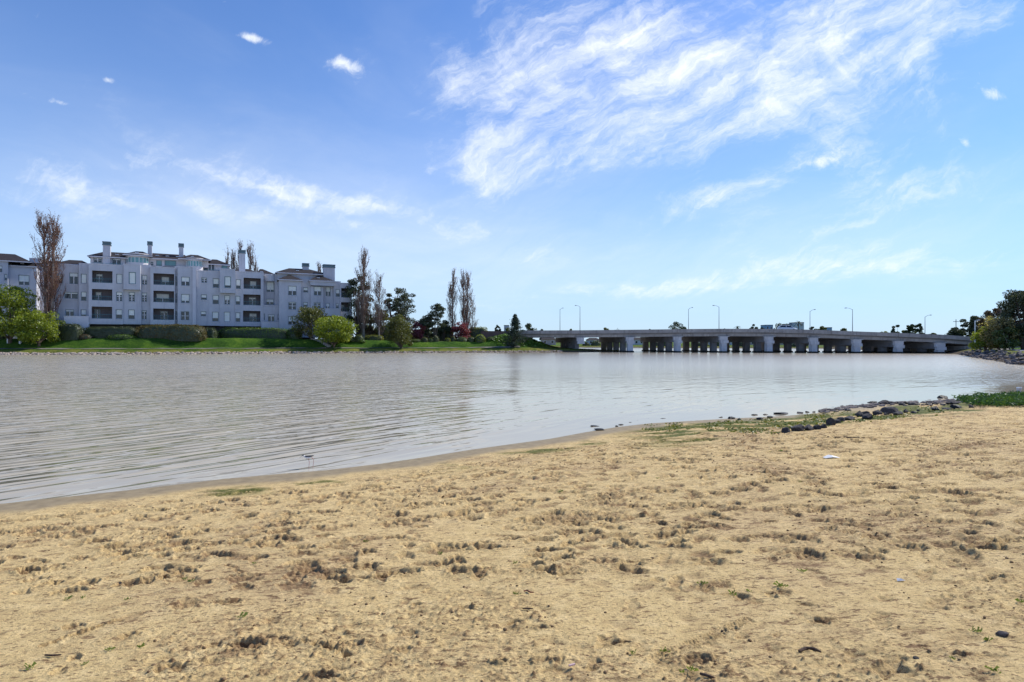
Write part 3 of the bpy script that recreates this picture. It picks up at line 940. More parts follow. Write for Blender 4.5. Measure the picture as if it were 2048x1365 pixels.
# ------------------------------------------------------------------ apartment buildings
class Frame:
    """a vertical reference plane: u along the facade, v away from the viewer, z up"""
    def __init__(self, pa, da, pb, db):
        ax, bx = (pa - CX) / F * da, (pb - CX) / F * db
        self.o = Vector((ax, da, 0))
        self.a = math.atan2(db - da, bx - ax)
        self.t = Vector((math.cos(self.a), math.sin(self.a), 0))
        self.n = Vector((-math.sin(self.a), math.cos(self.a), 0))

    def pix(self, px, py, v=0.0):
        a, b = ray(px, py)
        s = (v + self.o.dot(self.n)) / (a * self.n.x + self.n.y)
        P = Vector((a * s, s, H + b * s))
        return (P - self.o).dot(self.t), P.z

    def depth(self, px, v=0.0):
        a, _ = ray(px, 0)
        return (v + self.o.dot(self.n)) / (a * self.n.x + self.n.y)


ZO = {1: (0, 400, 4.265), 2: (120, 460, 5.687), 3: (380, 460, 5.25)}


def zpx(k, zx, zy):
    ox, oy, sc = ZO[k]
    return ox + zx / sc, oy + zy / sc


class Building:
    def __init__(self, fr, name, label):
        self.fr = fr
        self.root = empty(name, (fr.o.x, fr.o.y, 0), fr.a)
        tag(self.root, label, 'building', 'pale stucco apartment blocks across the water')

    def rect(self, k, r, v):
        u0, z1 = self.fr.pix(*zpx(k, r[0], r[1]), v)
        u1, z0 = self.fr.pix(*zpx(k, r[2], r[3]), v)
        return u0, u1, z0, z1

    def section(self, k, r, v, depth, items=(), mat='stucco', zbot=None, parapet=True):
        """one plane of wall with real openings. items: (kind, rect[, blind])"""
        u0, u1, z0, z1 = self.rect(k, r, v)
        if zbot is not None:
            z0 = zbot
        ops = []
        for it in items:
            a, b, c, d = self.rect(k, it[1], v)
            a, b = max(a, u0 + 0.12), min(b, u1 - 0.12)
            rec = 2.6 if it[0] == 'balcony' else 0.30
            ops.append((a, b, c, d, rec, it))
        us = sorted({u0, u1, *[q for o in ops for q in o[:2]]})
        zs = sorted({z0, z1, *[q for o in ops for q in o[2:4]]})
        m = MB()
        for i in range(len(us) - 1):
            for j in range(len(zs) - 1):
                uc, zc_ = (us[i] + us[i + 1]) / 2, (zs[j] + zs[j + 1]) / 2
                if any(o[0] < uc < o[1] and o[2] < zc_ < o[3] for o in ops):
                    continue
                m.quad((us[i], v, zs[j]), (us[i + 1], v, zs[j]), (us[i + 1], v, zs[j + 1]), (us[i], v, zs[j + 1]))
        m0 = m
        for a, b, c, d, rec, it in ops:
            w_ = v + rec
            m = MB() if it[0] == 'balcony' else m0
            m.quad((a, v, c), (b, v, c), (b, w_, c), (a, w_, c))
            m.quad((a, v, d), (a, w_, d), (b, w_, d), (b, v, d))
            m.quad((a, v, c), (a, w_, c), (a, w_, d), (a, v, d))
            m.quad((b, v, c), (b, v, d), (b, w_, d), (b, w_, c))
            m.quad((a, w_, c), (b, w_, c), (b, w_, d), (a, w_, d))
            if it[0] == 'balcony':
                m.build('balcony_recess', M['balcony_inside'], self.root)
        m = m0
        e = v + depth
        m.quad((u0, v, z0), (u0, v, z1), (u0, e, z1), (u0, e, z0))
        m.quad((u1, v, z0), (u1, e, z0), (u1, e, z1), (u1, v, z1))
        m.quad((u0, v, z1), (u1, v, z1), (u1, e, z1), (u0, e, z1))
        m.quad((u0, v, z0), (u0, e, z0), (u1, e, z0), (u1, v, z0))
        m.quad((u0, e, z0), (u0, e, z1), (u1, e, z1), (u1, e, z0))
        wall = m.build('wall', M[mat], self.root)
        if parapet:
            c = MB()
            c.box(u0 - 0.05, u1 + 0.05, v - 0.06, v + 0.35, z1 + 0.003, z1 + 0.14)
            c.build('coping', M['stucco_light'], wall)
        for a, b, c, d, rec, it in ops:
            if it[0] == 'balcony':
                self.balcony(a, b, c, d, v, rec, it)
            else:
                self.window(a, b, c, d, v + 0.16, it[0], it[2] if len(it) > 2 else 0.5)
        return u0, u1, z0, z1

    def window(self, a, b, c, d, v, style, blind):
        m = MB()
        t_ = 0.13
        m.box(a, a + t_, v, v + 0.10, c, d, 1)
        m.box(b - t_, b, v, v + 0.10, c, d, 1)
        m.box(a + t_, b - t_, v, v + 0.10, c, c + t_, 1)
        m.box(a + t_, b - t_, v, v + 0.10, d - t_, d, 1)
        mid = (c + d) / 2
        if style in ('pair', 'single', 'grid'):
            m.box(a + t_, b - t_, v + 0.01, v + 0.09, mid - 0.055, mid + 0.055)
        if style in ('pair', 'slider', 'grid'):
            m.box((a + b) / 2 - 0.075, (a + b) / 2 + 0.075, v + 0.005, v + 0.095, c + t_, d - t_)
        if style == 'grid':
            for f in (0.25, 0.75):
                zc_ = c + (d - c) * f
                m.box(a + t_, b - t_, v + 0.03, v + 0.08, zc_ - 0.02, zc_ + 0.02)
        win = m.build('window', [M['white_frame'], M['teal_trim' if style == 'dark' else 'frame_teal']], self.root)
        p = MB()
        p.box(a + t_, b - t_, v + 0.055, v + 0.085, c + t_, d - t_)
        p.build('pane', M['glass_teal' if style == 'teal' else 'glass_dark'], win)
        if blind > 0.02:
            q = MB()
            zb = d - t_ - (d - c - 2 * t_) * blind
            q.box(a + t_ + 0.01, b - t_ - 0.01, v + 0.042, v + 0.050, zb, d - t_)
            q.build('blind', M['blind'], win)
        s_ = MB()
        s_.box(a - 0.08, b + 0.08, v - 0.24, v - 0.165, c - 0.12, c - 0.01)
        s_.build('sill', M['stucco_light'], win)

    def balcony(self, a, b, c, d, v, rec, it):
        m = MB()
        z1 = c + 0.95
        m.box(a + .02, b - .02, v + 0.12, v + 0.18, z1 - 0.07, z1)
        m.box(a + .02, b - .02, v + 0.13, v + 0.17, c + 0.10, c + 0.16)
        n = max(6, int((b - a) / 0.32))
        for i in range(n + 1):
            u = a + .05 + (b - a - .1) * i / n
            m.box(u - 0.015, u + 0.015, v + 0.135, v + 0.165, c + 0.16, z1 - 0.07)
        m.build('balcony_railing', M['teal_trim'], self.root)
        f0, f1, bl = it[2] if len(it) > 2 else (0.1, 0.5, 0.3)
        aa, bb = a + (b - a) * f0, a + (b - a) * f1
        self.window(aa, bb, c + 0.05, c + (d - c) * 0.82, v + rec - 0.12, 'slider', bl)

    def roof(self, k, eave, v0, v1, apex_zy, over=0.5, ridge=(0.3, 0.7), mat='shingle', lights=0):
        u0, u1, _, z1 = self.rect(k, (eave[0], eave[1], eave[2], eave[1]), v0)
        _, za = self.fr.pix(*zpx(k, eave[0], apex_zy), (v0 + v1) / 2)
        za = max(za, z1 + 0.5)
        m = MB()
        a, b, c, d = u0 - over, u1 + over, v0 - over, v1 + over
        ra, rb = u0 + (u1 - u0) * ridge[0], u0 + (u1 - u0) * ridge[1]
        vm = (v0 + v1) / 2
        m.add([(a, c, z1), (b, c, z1), (b, d, z1), (a, d, z1), (ra, vm, za), (rb, vm, za),
               (a, c, z1 - 0.16), (b, c, z1 - 0.16), (b, d, z1 - 0.16), (a, d, z1 - 0.16)],
              [(0, 1, 5, 4), (1, 2, 5), (2, 3, 4, 5), (3, 0, 4), (6, 7, 1, 0), (7, 8, 2, 1), (8, 9, 3, 2), (9, 6, 0, 3), (9, 8, 7, 6)])
        r = m.build('roof', M[mat], self.root)
        f = MB()
        f.box(a - .02, b + .02, c - 0.035, c - 0.005, z1 - 0.24, z1 - 0.02)
        f.build('fascia', M['stucco_light'], r)
        for i in range(lights):
            g = (i + 0.7) / (lights + 0.4)
            uu = ra + (rb - ra) * g + (u0 - ra) * 0.2
            q = MB()
            ff = 0.45
            yy, zz = c + (vm - c) * ff, z1 + (za - z1) * ff
            q.box(uu - .35, uu + .35, yy - .15, yy + .25, zz + 0.02, zz + 0.16)
            q.build('roof_vent', M['skylight'], r)
        return z1

    def chimney(self, k, r, v, depth=1.3, base_drop=1.5):
        u0, u1, z0, z1 = self.rect(k, r, v)
        z0 -= base_drop
        m = MB()
        m.box(u0 + .08, u1 - .08, v, v + depth, z0, z1 - 0.85)
        ch = m.build('chimney', M['stucco'], self.root)
        c = MB()
        c.box(u0 - .04, u1 + .04, v - 0.12, v + depth + .12, z1 - 0.85, z1 - 0.5)
        c.box(u0 + .06, u1 - .06, v - 0.02, v + depth + .02, z1 - 0.5, z1 - 0.28)
        c.box(u0 - .04, u1 + .04, v - 0.12, v + depth + .12, z1 - 0.28, z1)
        c.build('chimney_cap', M['chimney_cap'], ch)

    def round_bay(self, k, r, win, v, rv, n=9):
        """bowed penthouse bay with a band of teal glazing"""
        u0, u1, z0, z1 = self.rect(k, r, v)
        _, _, w0, w1 = self.rect(k, win, v)
        uc, ru = (u0 + u1) / 2, (u1 - u0) / 2
        pts = [(uc - ru * math.cos(math.pi * i / n), v - rv * math.sin(math.pi * i / n)) for i in range(n + 1)]
        back = [(u1, v + 4), (u0, v + 4)]
        m = MB()
        m.prism(pts + back, z0 - 1.0, w0)
        m.prism(pts + back, w1, z1)
        body = m.build('bay_wall', M['stucco_pale'], self.root)
        e = MB()
        pe = [(uc - (ru + .35) * math.cos(math.pi * i / n), v - (rv + .35) * math.sin(math.pi * i / n)) for i in range(n + 1)]
        e.prism(pe + [(u1 + .3, v + 4.3), (u0 - .3, v + 4.3)], z1 + .003, z1 + 0.22)
        e.build('bay_eave', M['stucco_pale'], body)
        for i in range(n):
            (xa, ya), (xb, yb) = pts[i], pts[i + 1]
            cx_, cy_ = uc, v
            def inn(x, y, f):
                return (cx_ + (x - cx_) * f, cy_ + (y - cy_) * f)
            p = MB()
            a_, b_ = inn(xa, ya, .965), inn(xb, yb, .965)
            p.quad((*a_, w0), (*b_, w0), (*b_, w1), (*a_, w1))
            wn_ = p.build('bay_window', M['glass_teal'], self.root)
            f = MB()
            for (x, y) in ((xa, ya),):
                o1, o2 = inn(x, y, .995), inn(x, y, .95)
                f.box(o1[0] - .05, o1[0] + .05, o1[1] - .03, o1[1] + .05, w0, w1)
            f.build('mullion', M['white_frame'], wn_)

    def rail(self, k, zx0, zx1, zy, v):
        u0, zt = self.fr.pix(*zpx(k, zx0, zy), v)
        u1, _ = self.fr.pix(*zpx(k, zx1, zy), v)
        m = MB()
        m.box(u0, u1, v, v + .06, zt - .06, zt)
        m.box(u0, u1, v + .01, v + .05, zt - .5, zt - .45)
        n = int((u1 - u0) / 0.5)
        for i in range(n + 1):
            u = u0 + (u1 - u0) * i / max(n, 1)
            m.box(u - .02, u + .02, v + .01, v + .05, zt - 1.0, zt - .06)
        m.build('terrace_railing', M['teal_trim'], self.root)

    def podium(self, k, zx0, zx1, zy, v, depth, zbot=2.0):
        u0, z1 = self.fr.pix(*zpx(k, zx0, zy), v)
        u1, _ = self.fr.pix(*zpx(k, zx1, zy), v)
        m = MB()
        m.box(u0, u1, v, v + depth, zbot, z1 + 0.3)
        m.build('podium', M['podium'], self.root)


# ---- main block
FA = Frame(180, 131, 480, 145)
A = Building(FA, 'apartment_building', 'long lavender grey four storey apartment block with three tall chimneys and recessed balconies')
# left wing
A.section(2, (-60, 392, 217, 1010), 2.6, 10, [('slider', (105, 487, 207, 620), 0.3), ('slider', (48, 706, 205, 787), 0.2), ('slider', (60, 905, 160, 1002), 0.2),
                                             ('single', (-30, 500, 30, 612), .6)], zbot=3.0)
A.section(2, (217, 385, 327, 1010), 1.6, 10, [('single', (236, 500, 304, 613), 1.0), ('single', (236, 704, 303, 811), .5), ('single', (234, 905, 301, 1000), .65)], zbot=3.0)
A.section(2, (45, 985, 326, 1085), -0.6, 2.1, mat='stucco_light', zbot=3.4)
A.roof(2, (-40, 384, 330), 4.0, 11, 335, 0.5)
# tower with three balconies
A.section(2, (325, 388, 717, 1076), 0.0, 12, [('balcony', (365, 462, 597, 607), (.1, .45, .2)), ('balcony', (363, 672, 595, 807), (.08, .4, .35)), ('balcony', (360, 872, 593, 1012), (.05, .35, .0)),
                                            ('single', (639, 501, 712, 615), 1.0), ('grid', (637, 705, 710, 815), .3), ('single', (633, 905, 710, 1015), .55)])
A.section(2, (717, 400, 922, 1076), 0.25, 12, [('grid', (780, 708, 853, 818), .25), ('single', (775, 907, 851, 1018), .6)])
A.section(2, (720, 392, 915, 683), -1.1, 1.3, [('dark', (782, 480, 862, 618), 1.0)])
A.section(2, (922, 402, 1028, 1076), 0.9, 12, [('grid', (922, 513, 992, 627), .45), ('grid', (920, 714, 990, 822), .25), ('pair', (918, 916, 986, 1020), .12)])
A.section(2, (1028, 421, 1306, 1079), -0.1, 12, [('balcony', (1063, 494, 1300, 632), (.35, .75, .6)), ('balcony', (1062, 692, 1298, 828), (.1, .75, .5)), ('balcony', (1060, 895, 1297, 1026), (.3, .7, .1))])
A.section(2, (1306, 421, 1338, 1080), 0.8, 12, [('single', (1313, 530, 1336, 640), .6), ('single', (1313, 725, 1336, 830), .2), ('single', (1313, 925, 1336, 1025), .1)])
A.section(2, (1338, 421, 1507, 1082), 0.1, 12, [('pair', (1378, 533, 1476, 640), .45), ('pair', (1376, 730, 1474, 836), .75), ('pair', (1374, 928, 1471, 1031), .0)])
A.section(2, (1507, 418, 1546, 1085), -0.25, 2, mat='stucco_light')
A.section(3, (60, 430, 312, 1008), 0.3, 12, [('pair', (119, 501, 180, 559), .15), ('single', (114, 679, 178, 738), .5), ('single', (111, 855, 171, 910), .5),
                                          ('single', (239, 509, 306, 611), .6), ('single', (237, 685, 304, 783), .45), ('single', (232, 861, 301, 966), .65)])
A.section(3, (312, 412, 472, 1012), 0.15, 12, [('grid', (361, 687, 421, 786), .45), ('single', (356, 861, 423, 966), 1.0)])
A.section(3, (315, 412, 476, 667), -1.1, 1.25, [('dark', (362, 489, 431, 612), .8)])
A.section(3, (472, 438, 772, 1015), 0.0, 12, [('single', (481, 519, 534, 623), .65), ('single', (472, 694, 528, 790), .6), ('single', (470, 867, 528, 969), .6),
                                           ('balcony', (563, 503, 744, 625), (.4, .8, .6)), ('balcony', (560, 677, 741, 795), (.35, .8, .2)), ('balcony', (557, 850, 739, 968), (.4, .85, .35))])
# rounded corner and its terrace
A.section(3, (772, 468, 900, 800), 1.6, 9, [('slider', (803, 545, 885, 655), .8), ('slider', (797, 724, 882, 790), .5)])
cv = MB()
u0, u1, z0, z1 = A.rect(3, (775, 468, 920, 545), 1.0)
arc = [(u0, 1.55)] + [(u0 + (u1 - u0) * i / 8, 1.55 - 1.5 * math.sin(math.pi * i / 8)) for i in range(1, 8)] + [(u1, 1.55)]
cv.prism(arc, z0, z1)
cv.build('corner_canopy', M['stucco'], A.root)
A.section(3, (770, 797, 1002, 1032), -0.2, 6, [('slider', (818, 889, 889, 968), .2), ('single', (919, 888, 969, 950), .5), ('single', (772, 880, 790, 950), .4)], zbot=4.0)
A.section(3, (750, 968, 966, 1047), -1.4, 1.15, mat='stucco_light', zbot=4.2)
A.rail(3, 760, 940, 957, -1.2)
A.podium(2, 325, 1320, 1078, 2.2, 12)
A.podium(2, 1310, 2900, 1090, 2.0, 12)
# penthouse
A.section(2, (345, 297, 745, 400), 3.2, 8, [('pair', (380, 307, 475, 376), .2), ('slider', (594, 320, 694, 404), .2)], mat='stucco_pale', parapet=False)
A.section(2, (740, 300, 1430, 415), 3.6, 8, [('single', (1030, 364, 1062, 406), 0.0), ('teal', (1093, 345, 1160, 415), 0.0), ('teal', (1190, 345, 1322, 415), 0.0)], mat='stucco_pale', parapet=False)
A.section(2, (1428, 322, 1688, 430), 3.3, 8, [], mat='stucco_pale', parapet=False)
A.section(3, (188, 355, 405, 432), 4.2, 7, [('slider', (190, 356, 256, 430), .0), ('teal', (330, 370, 396, 408), .0)], mat='stucco_pale', parapet=False)
A.round_bay(2, (748, 282, 1018, 395), (760, 318, 1000, 388), 3.6, 2.0)
A.round_bay(2, (1432, 332, 1628, 432), (1440, 358, 1616, 425), 3.3, 1.5)
A.roof(2, (350, 298, 760), 3.0, 11.5, 240, .6, (.3, .95), lights=2)
A.roof(2, (745, 280, 1025), 1.7, 10.5, 237, .5, (.35, .65), lights=1)
A.roof(2, (1000, 318, 1440), 3.4, 11.5, 262, .5, (.05, .95), lights=3)
A.roof(2, (1370, 325, 1690), 2.2, 10.5, 276, .5, (.35, .62), lights=1)
A.roof(3, (195, 358, 400), 4.0, 11, 308, .5, (.2, .45))
A.roof(3, (470, 437, 690), 5.0, 12, 405, .4)
A.roof(3, (700, 470, 905), 1.6, 10, 410, .4, (.25, .4), lights=1)
A.chimney(2, (482, 130, 577, 380), 2.6)
A.chimney(2, (993, 130, 1050, 285), 5.0)
A.chimney(2, (1348, 153, 1408, 300), 5.0)
A.chimney(3, (512, 210, 584, 437), 3.0)
A.rail(2, 362, 718, 372, 0.6)
A.rail(2, 925, 1026, 396, 1.2)
A.rail(3, 130, 300, 412, 0.8)

# ---- right block
FB = Frame(560, 146, 704, 153)
B = Building(FB, 'apartment_building', 'shorter lavender grey apartment block with a broad square chimney behind the olive tree')
B.section(3, (893, 470, 942, 1000), 4.0, 9, [('single', (930, 605, 941, 690), .2)], zbot=3.0)
B.section(3, (937, 522, 1166, 1003), 0.0, 10, [('pair', (1030, 588, 1119, 691), .5), ('pair', (1032, 757, 1116, 841), .1), ('pair', (1030, 908, 1116, 1000), .6)], zbot=3.6, parapet=False)
B.section(3, (1166, 520, 1268, 1003), 0.7, 10, [('single', (1188, 604, 1241, 661), .5), ('single', (1187, 759, 1236, 811), .4)], zbot=3.6)
B.section(3, (1268, 592, 1400, 1003), 0.2, 10, [('pair', (1300, 593, 1379, 692), .5), ('pair', (1300, 761, 1371, 822), .1)], zbot=3.6, parapet=False)
B.section(3, (1400, 592, 1520, 1003), 1.1, 9, [('slider', (1425, 597, 1476, 700), .5), ('slider', (1425, 768, 1468, 830), .6)], zbot=3.6, parapet=False)
B.section(3, (1265, 531, 1516, 591), -0.6, 3.0)
B.section(3, (1512, 545, 1582, 1003), 0.2, 10, [('single', (1530, 624, 1574, 706), .5), ('single', (1530, 774, 1566, 826), .3)], zbot=3.6)
B.section(3, (1400, 828, 1580, 905), -1.6, 2.6, mat='stucco_light')
B.section(3, (1581, 562, 1701, 918), -0.8, 9, [('balcony', (1588, 612, 1676, 712), (.2, .6, .2)), ('balcony', (1586, 760, 1674, 860), (.1, .6, .3))], mat='stucco_light', zbot=3.4)
B.section(3, (918, 447, 1442, 545), 3.5, 9, [], parapet=False)
B.roof(3, (918, 447, 1446), 3.2, 12, 398, .5, (.25, .65), lights=1)
B.roof(3, (945, 520, 1163), 0.0, 6, 470, .5, (.45, .55))
B.roof(3, (1262, 531, 1506), -0.4, 6, 477, .4, (.4, .5), lights=1)
B.chimney(3, (1180, 349, 1252, 400), 6.5)
B.chimney(3, (1400, 361, 1525, 535), 2.2, 2.0)

# ---- left block, partly out of the picture
FC = Frame(0, 137, 72, 140.5)
C_ = Building(FC, 'apartment_building', 'lavender grey apartment block at the left edge, behind the willow')
C_.section(1, (-330, 500, 68, 900), 0.0, 10, [('single', (36, 634, 66, 691), .5), ('single', (-120, 634, -60, 700), .5), ('slider', (-30, 560, 20, 620), .4), ('single', (-230, 640, -170, 700), .6)], zbot=3.0)
C_.section(1, (68, 560, 312, 900), 0.8, 10, [('pair', (157, 640, 251, 731), .65)], zbot=3.0)
C_.section(1, (310, 540, 560, 900), 7.0, 6, [('pair', (343, 560, 381, 596), 1.0), ('pair', (428, 568, 500, 636), 1.0), ('pair', (425, 694, 498, 746), 1.0)], zbot=3.0, parapet=False)  # full pale blinds stand in for bright sky seen through open gaps
C_.section(1, (250, 500, 346, 540), 5.0, 6, [], mat='stucco_pale')
C_.roof(1, (-330, 497, 250), 0.0, 12, 437, .4, (.2, .72))
C_.roof(1, (112, 560, 300), 0.8, 8, 525, .4, (.3, .55), lights=1)
C_.roof(1, (300, 545, 560), 7.0, 13, 512, .4, (.2, .8))

# ------------------------------------------------------------------ bridge
BL = Vector((3.25, 150.0, 0))
BR = Vector((100.0, 128.0, 0))
bt = (BR - BL).normalized()
SK = Vector((-0.21, 0.977, 0))                       # direction of the bents under the deck
WID = 19.5
bridge = empty('road_bridge', (50, 139, 0))
tag(bridge, 'long low weathered concrete road bridge on rows of square columns', 'bridge')
B0 = Vector((50, 139, 0))


def near_edge(px):
    """point of the near deck edge seen at column px"""
    a = (px - CX) / F
    # BL + bt*s : x = a*y
    s = (a * BL.y - BL.x) / (bt.x - a * bt.y)
    return BL + bt * s


_top_px = np.array([1036, 1043, 1050, 1160, 1260, 1355, 1447, 1538, 1627, 1713, 1797, 1880, 1965, 2080])
_top_py = np.array([661.9, 661.7, 661.5, 661, 660, 658.8, 658, 658.2, 660, 663.3, 666.2, 669.6, 675.4, 684])
_tz = [H + (CY - y) * near_edge(x).y / F for x, y in zip(_top_px, _top_py)]
_ts = [(near_edge(x) - BL).dot(bt) for x in _top_px]


def top_z(s):
    return float(np.interp(s, _ts, _tz))


def edge_strip(m, s0, s1, prof, n=6, far=False):
    """sweep a closed profile [(offset from the edge, z below parapet top)] along the deck edge"""
    base = SK * WID if far else Vector((0, 0, 0))
    rings = []
    for i in range(n + 1):
        s = s0 + (s1 - s0) * i / n
        p = BL + bt * s + base - B0
        rings.append([(p.x + SK.x * o, p.y + SK.y * o, top_z(s) + z) for o, z in prof])
    k = len(prof)
    vs_ = [q for r in rings for q in r]
    fs = [(i * k + j, (i + 1) * k + j, (i + 1) * k + (j + 1) % k, i * k + (j + 1) % k) for i in range(n) for j in range(k)]
    fs += [tuple(range(k)), tuple(reversed(range(n * k, n * k + k)))]
    m.add(vs_, fs)


CAPS = [1161, 1260, 1355, 1447, 1538, 1627, 1713, 1797, 1880]
cap_s = [(near_edge(p) - BL).dot(bt) for p in CAPS]
joints = [_ts[0]] + cap_s + [_ts[-2] - 1.0, _ts[-1]]
for far in (False, True):
    for s0, s1 in zip(joints[:-1], joints[1:]):
        m = MB()
        if far:
            edge_strip(m, s0 + .03, s1 - .03, [(-0.35, 0), (0.0, 0), (0.05, -0.85), (-0.35, -0.85)], far=True)
        else:
            edge_strip(m, s0 + .03, s1 - .03, [(0.0, 0), (0.35, 0), (0.35, -0.84), (-0.10, -0.84)])
        m.build('parapet_panel', M['concrete'], bridge)
m = MB()
edge_strip(m, _ts[0], _ts[-1], [(0.30, -0.845), (WID - .3, -0.845), (WID - .3, -1.12), (0.30, -1.12)], 60)
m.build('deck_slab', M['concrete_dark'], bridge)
m = MB()
edge_strip(m, _ts[0], _ts[-1], [(0.5, -0.50), (WID - .5, -0.50), (WID - .5, -0.842), (0.5, -0.842)], 60)
m.build('road_surface', M['asphalt'], bridge)
for o in (0.35, 3.6, 6.8, 10.0, 13.2, 16.4, 18.5):
    m = MB()
    edge_strip(m, _ts[1], _ts[-1], [(o, -1.123), (o + .5, -1.123), (o + .5, -1.72), (o, -1.72)], 40)
    m.build('girder', M['concrete'], bridge)
for i, s in enumerate(cap_s):
    base = BL + bt * s - B0
    zt = top_z(s) - 1.73
    ang = math.atan2(SK.y, SK.x)

    def bx(m, a0, a1, w0, w1, z0, z1):
        """box in the bent's own axes: a along the bent, w across it"""
        pts = []
        for z in (z0, z1):
            for a_, w_ in ((a0, w0), (a0, w1), (a1, w1), (a1, w0)):
                q = base + SK * a_ + bt * w_
                pts.append((q.x, q.y, z))
        m.add(pts, [(0, 1, 2, 3), (7, 6, 5, 4), (0, 4, 5, 1), (1, 5, 6, 2), (2, 6, 7, 3), (3, 7, 4, 0)])
    low = -0.25 if i >= 1 else 0.5
    m = MB()
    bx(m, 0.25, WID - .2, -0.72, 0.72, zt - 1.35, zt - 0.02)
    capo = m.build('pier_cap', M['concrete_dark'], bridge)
    m = MB()
    bx(m, -0.35, 0.245, -0.95, 0.75, zt - 0.95, zt - 0.12)
    bx(m, -0.45, 0.245, -0.80, 0.90, zt - 1.62, zt - 0.96)
    bx(m, -0.42, 0.245, -1.15, 1.10, zt - 0.115, zt - 0.02)
    m.build('cap_end', M['concrete_light'], capo)
    if i >= 1:
        for j, a_ in enumerate((0.15, 4.4, 8.8, 13.2, 17.6)):
            m = MB()
            bx(m, a_ - .5, a_ + .55, -0.58, 0.58, low, zt - 1.355 if j else zt - 1.625)
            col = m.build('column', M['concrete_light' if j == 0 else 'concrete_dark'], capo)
            m = MB()
            bx(m, a_ - .68, a_ + .73, -0.75, 0.75, -0.4, 0.34)
            m.build('footing', M['wet_footing'], col)
    else:
        for j, a_ in enumerate((4.0, 9.0, 14.0)):
            m = MB()
            bx(m, a_ - 1.3, a_ + 1.3, -0.5, 0.5, -0.3, zt - 1.355)
            m.build('column', M['concrete_dark'], capo)
# abutment on the right
sR = (near_edge(1968) - BL).dot(bt)
sR0 = (near_edge(1936) - BL).dot(bt)
m = MB()
p0, p1 = BL + bt * sR0 - B0, BL + bt * (sR + 6) - B0
q0, q1 = p0 + SK * WID, p1 + SK * WID
m.prism([(p0.x, p0.y + .3), (p1.x, p1.y + .3), (q1.x, q1.y), (q0.x, q0.y)], -0.3, top_z(sR) - 1.75)
m.build('abutment', M['concrete'], bridge)

# street lamps on both edges
lamps = [(1120, 617, True), (1160, 611, False), (1377, 616, True), (1438, 611, False), (1620, 620, True), (1705, 616, False), (1850, 631, True)]
lamp_labels = ['tall grey street lamp nearest the left end of the bridge', 'tall grey street lamp on the bridge above its leftmost pier',
               'grey street lamp on the bridge beside the round dark far tree', 'tall grey street lamp at the middle of the bridge with its arm to the left',
               'grey street lamp on the bridge just right of the white car', 'tall grey street lamp right of the car, its arm to the left',
               'short looking grey street lamp near the right end of the bridge']
for (px, py, far), lb in zip(lamps, lamp_labels):
    a = (px - CX) / F
    off = SK * (WID - 0.6) if far else SK * 0.15
    P0 = BL + off
    s = (a * P0.y - P0.x) / (bt.x - a * bt.y)
    P = P0 + bt * s
    zb = top_z(s) - (0.50 if far else 0.02)
    ztop = H + (CY - py) * P.y / F
    root = empty('street_lamp', (P.x, P.y, zb))
    tag(root, lb, 'street lamp', 'street lamps along the bridge')
    h = ztop - zb
    m = MB()
    m.tube([(0, 0, 0), (0, 0, h * .5), (0, 0, h - 0.35)], [.085, .065, .05], 8)
    m.build('pole', M['metal_grey'], root)
    d = (SK * -1 if far else SK)
    d = Vector((0.55 if far else -0.75, d.y * 0.8, 0))
    m = MB()
    m.tube([(0, 0, h - .45), tuple(d * .5 + Vector((0, 0, h - .12))), tuple(d * 1.0 + Vector((0, 0, h)))], [.04, .035, .03], 6)
    arm = m.build('arm', M['metal_grey'], root)
    m = MB()
    e = d * 1.0
    m.tube([(e.x, e.y, h), (e.x + d.x * .25, e.y + d.y * .25, h + .01), (e.x + d.x * .5, e.y + d.y * .5, h)], [.05, .09, .06], 8)
    m.build('lamp_head', M['metal_grey'], arm)

# ---- the white car on the bridge
pc = near_edge(1573)
s_c = (pc - BL).dot(bt)
Pc = BL + SK * 3.5
a = (1574 - CX) / F
s_c = (a * Pc.y - Pc.x) / (bt.x - a * bt.y)
Pc = Pc + bt * s_c
zc_ = top_z(s_c) - 0.50
car = empty('car', (Pc.x, Pc.y, zc_), math.atan2(bt.y, bt.x))
tag(car, 'white hatchback car driving over the bridge', 'car')
ZL = 0.0


def loft(m, sec):
    k = len(sec[0])
    vs_ = [q for r in sec for q in r]
    n = len(sec)
    fs = [(i * k + j, i * k + (j + 1) % k, (i + 1) * k + (j + 1) % k, (i + 1) * k + j) for i in range(n - 1) for j in range(k)]
    fs += [tuple(reversed(range(k))), tuple(range((n - 1) * k, n * k))]
    m.add(vs_, fs)


m = MB()
secs = []
for x, zt_, hw in [(-2.05, .80, .70), (-2.0, 1.0, .82), (-1.6, 1.05, .88), (-.4, 1.02, .9), (.7, 1.0, .9), (1.5, .90, .86), (1.95, .76, .78), (2.08, .62, .66)]:
    secs.append([(x, -hw, .25), (x, hw, .25), (x, hw, zt_ - .18), (x, hw * .93, zt_), (x, -hw * .93, zt_), (x, -hw, zt_ - .18)])
loft(m, secs)
body = m.build('body', M['car_white'], car, True, (0, 0, ZL))
m = MB()
secs = []
for x, zt_, hw in [(-1.95, 1.08, .74), (-1.5, 1.46, .70), (-.5, 1.55, .70), (.2, 1.50, .69), (1.15, 1.03, .74)]:
    secs.append([(x, -.84, .98), (x, .84, .98), (x, hw, zt_), (x, -hw, zt_)])
loft(m, secs)
cab = m.build('cabin_glass', M['glass_dark'], car, False, (0, 0, ZL))
m = MB()
secs = []
for x, zt_ in [(-1.62, 1.40), (-1.2, 1.53), (-.5, 1.58), (.15, 1.55), (.42, 1.44)]:
    secs.append([(x, -.72, zt_ - .05), (x, .72, zt_ - .05), (x, .66, zt_ + .02), (x, -.66, zt_ + .02)])
loft(m, secs)
m.build('roof', M['car_white'], car, True, (0, 0, ZL))
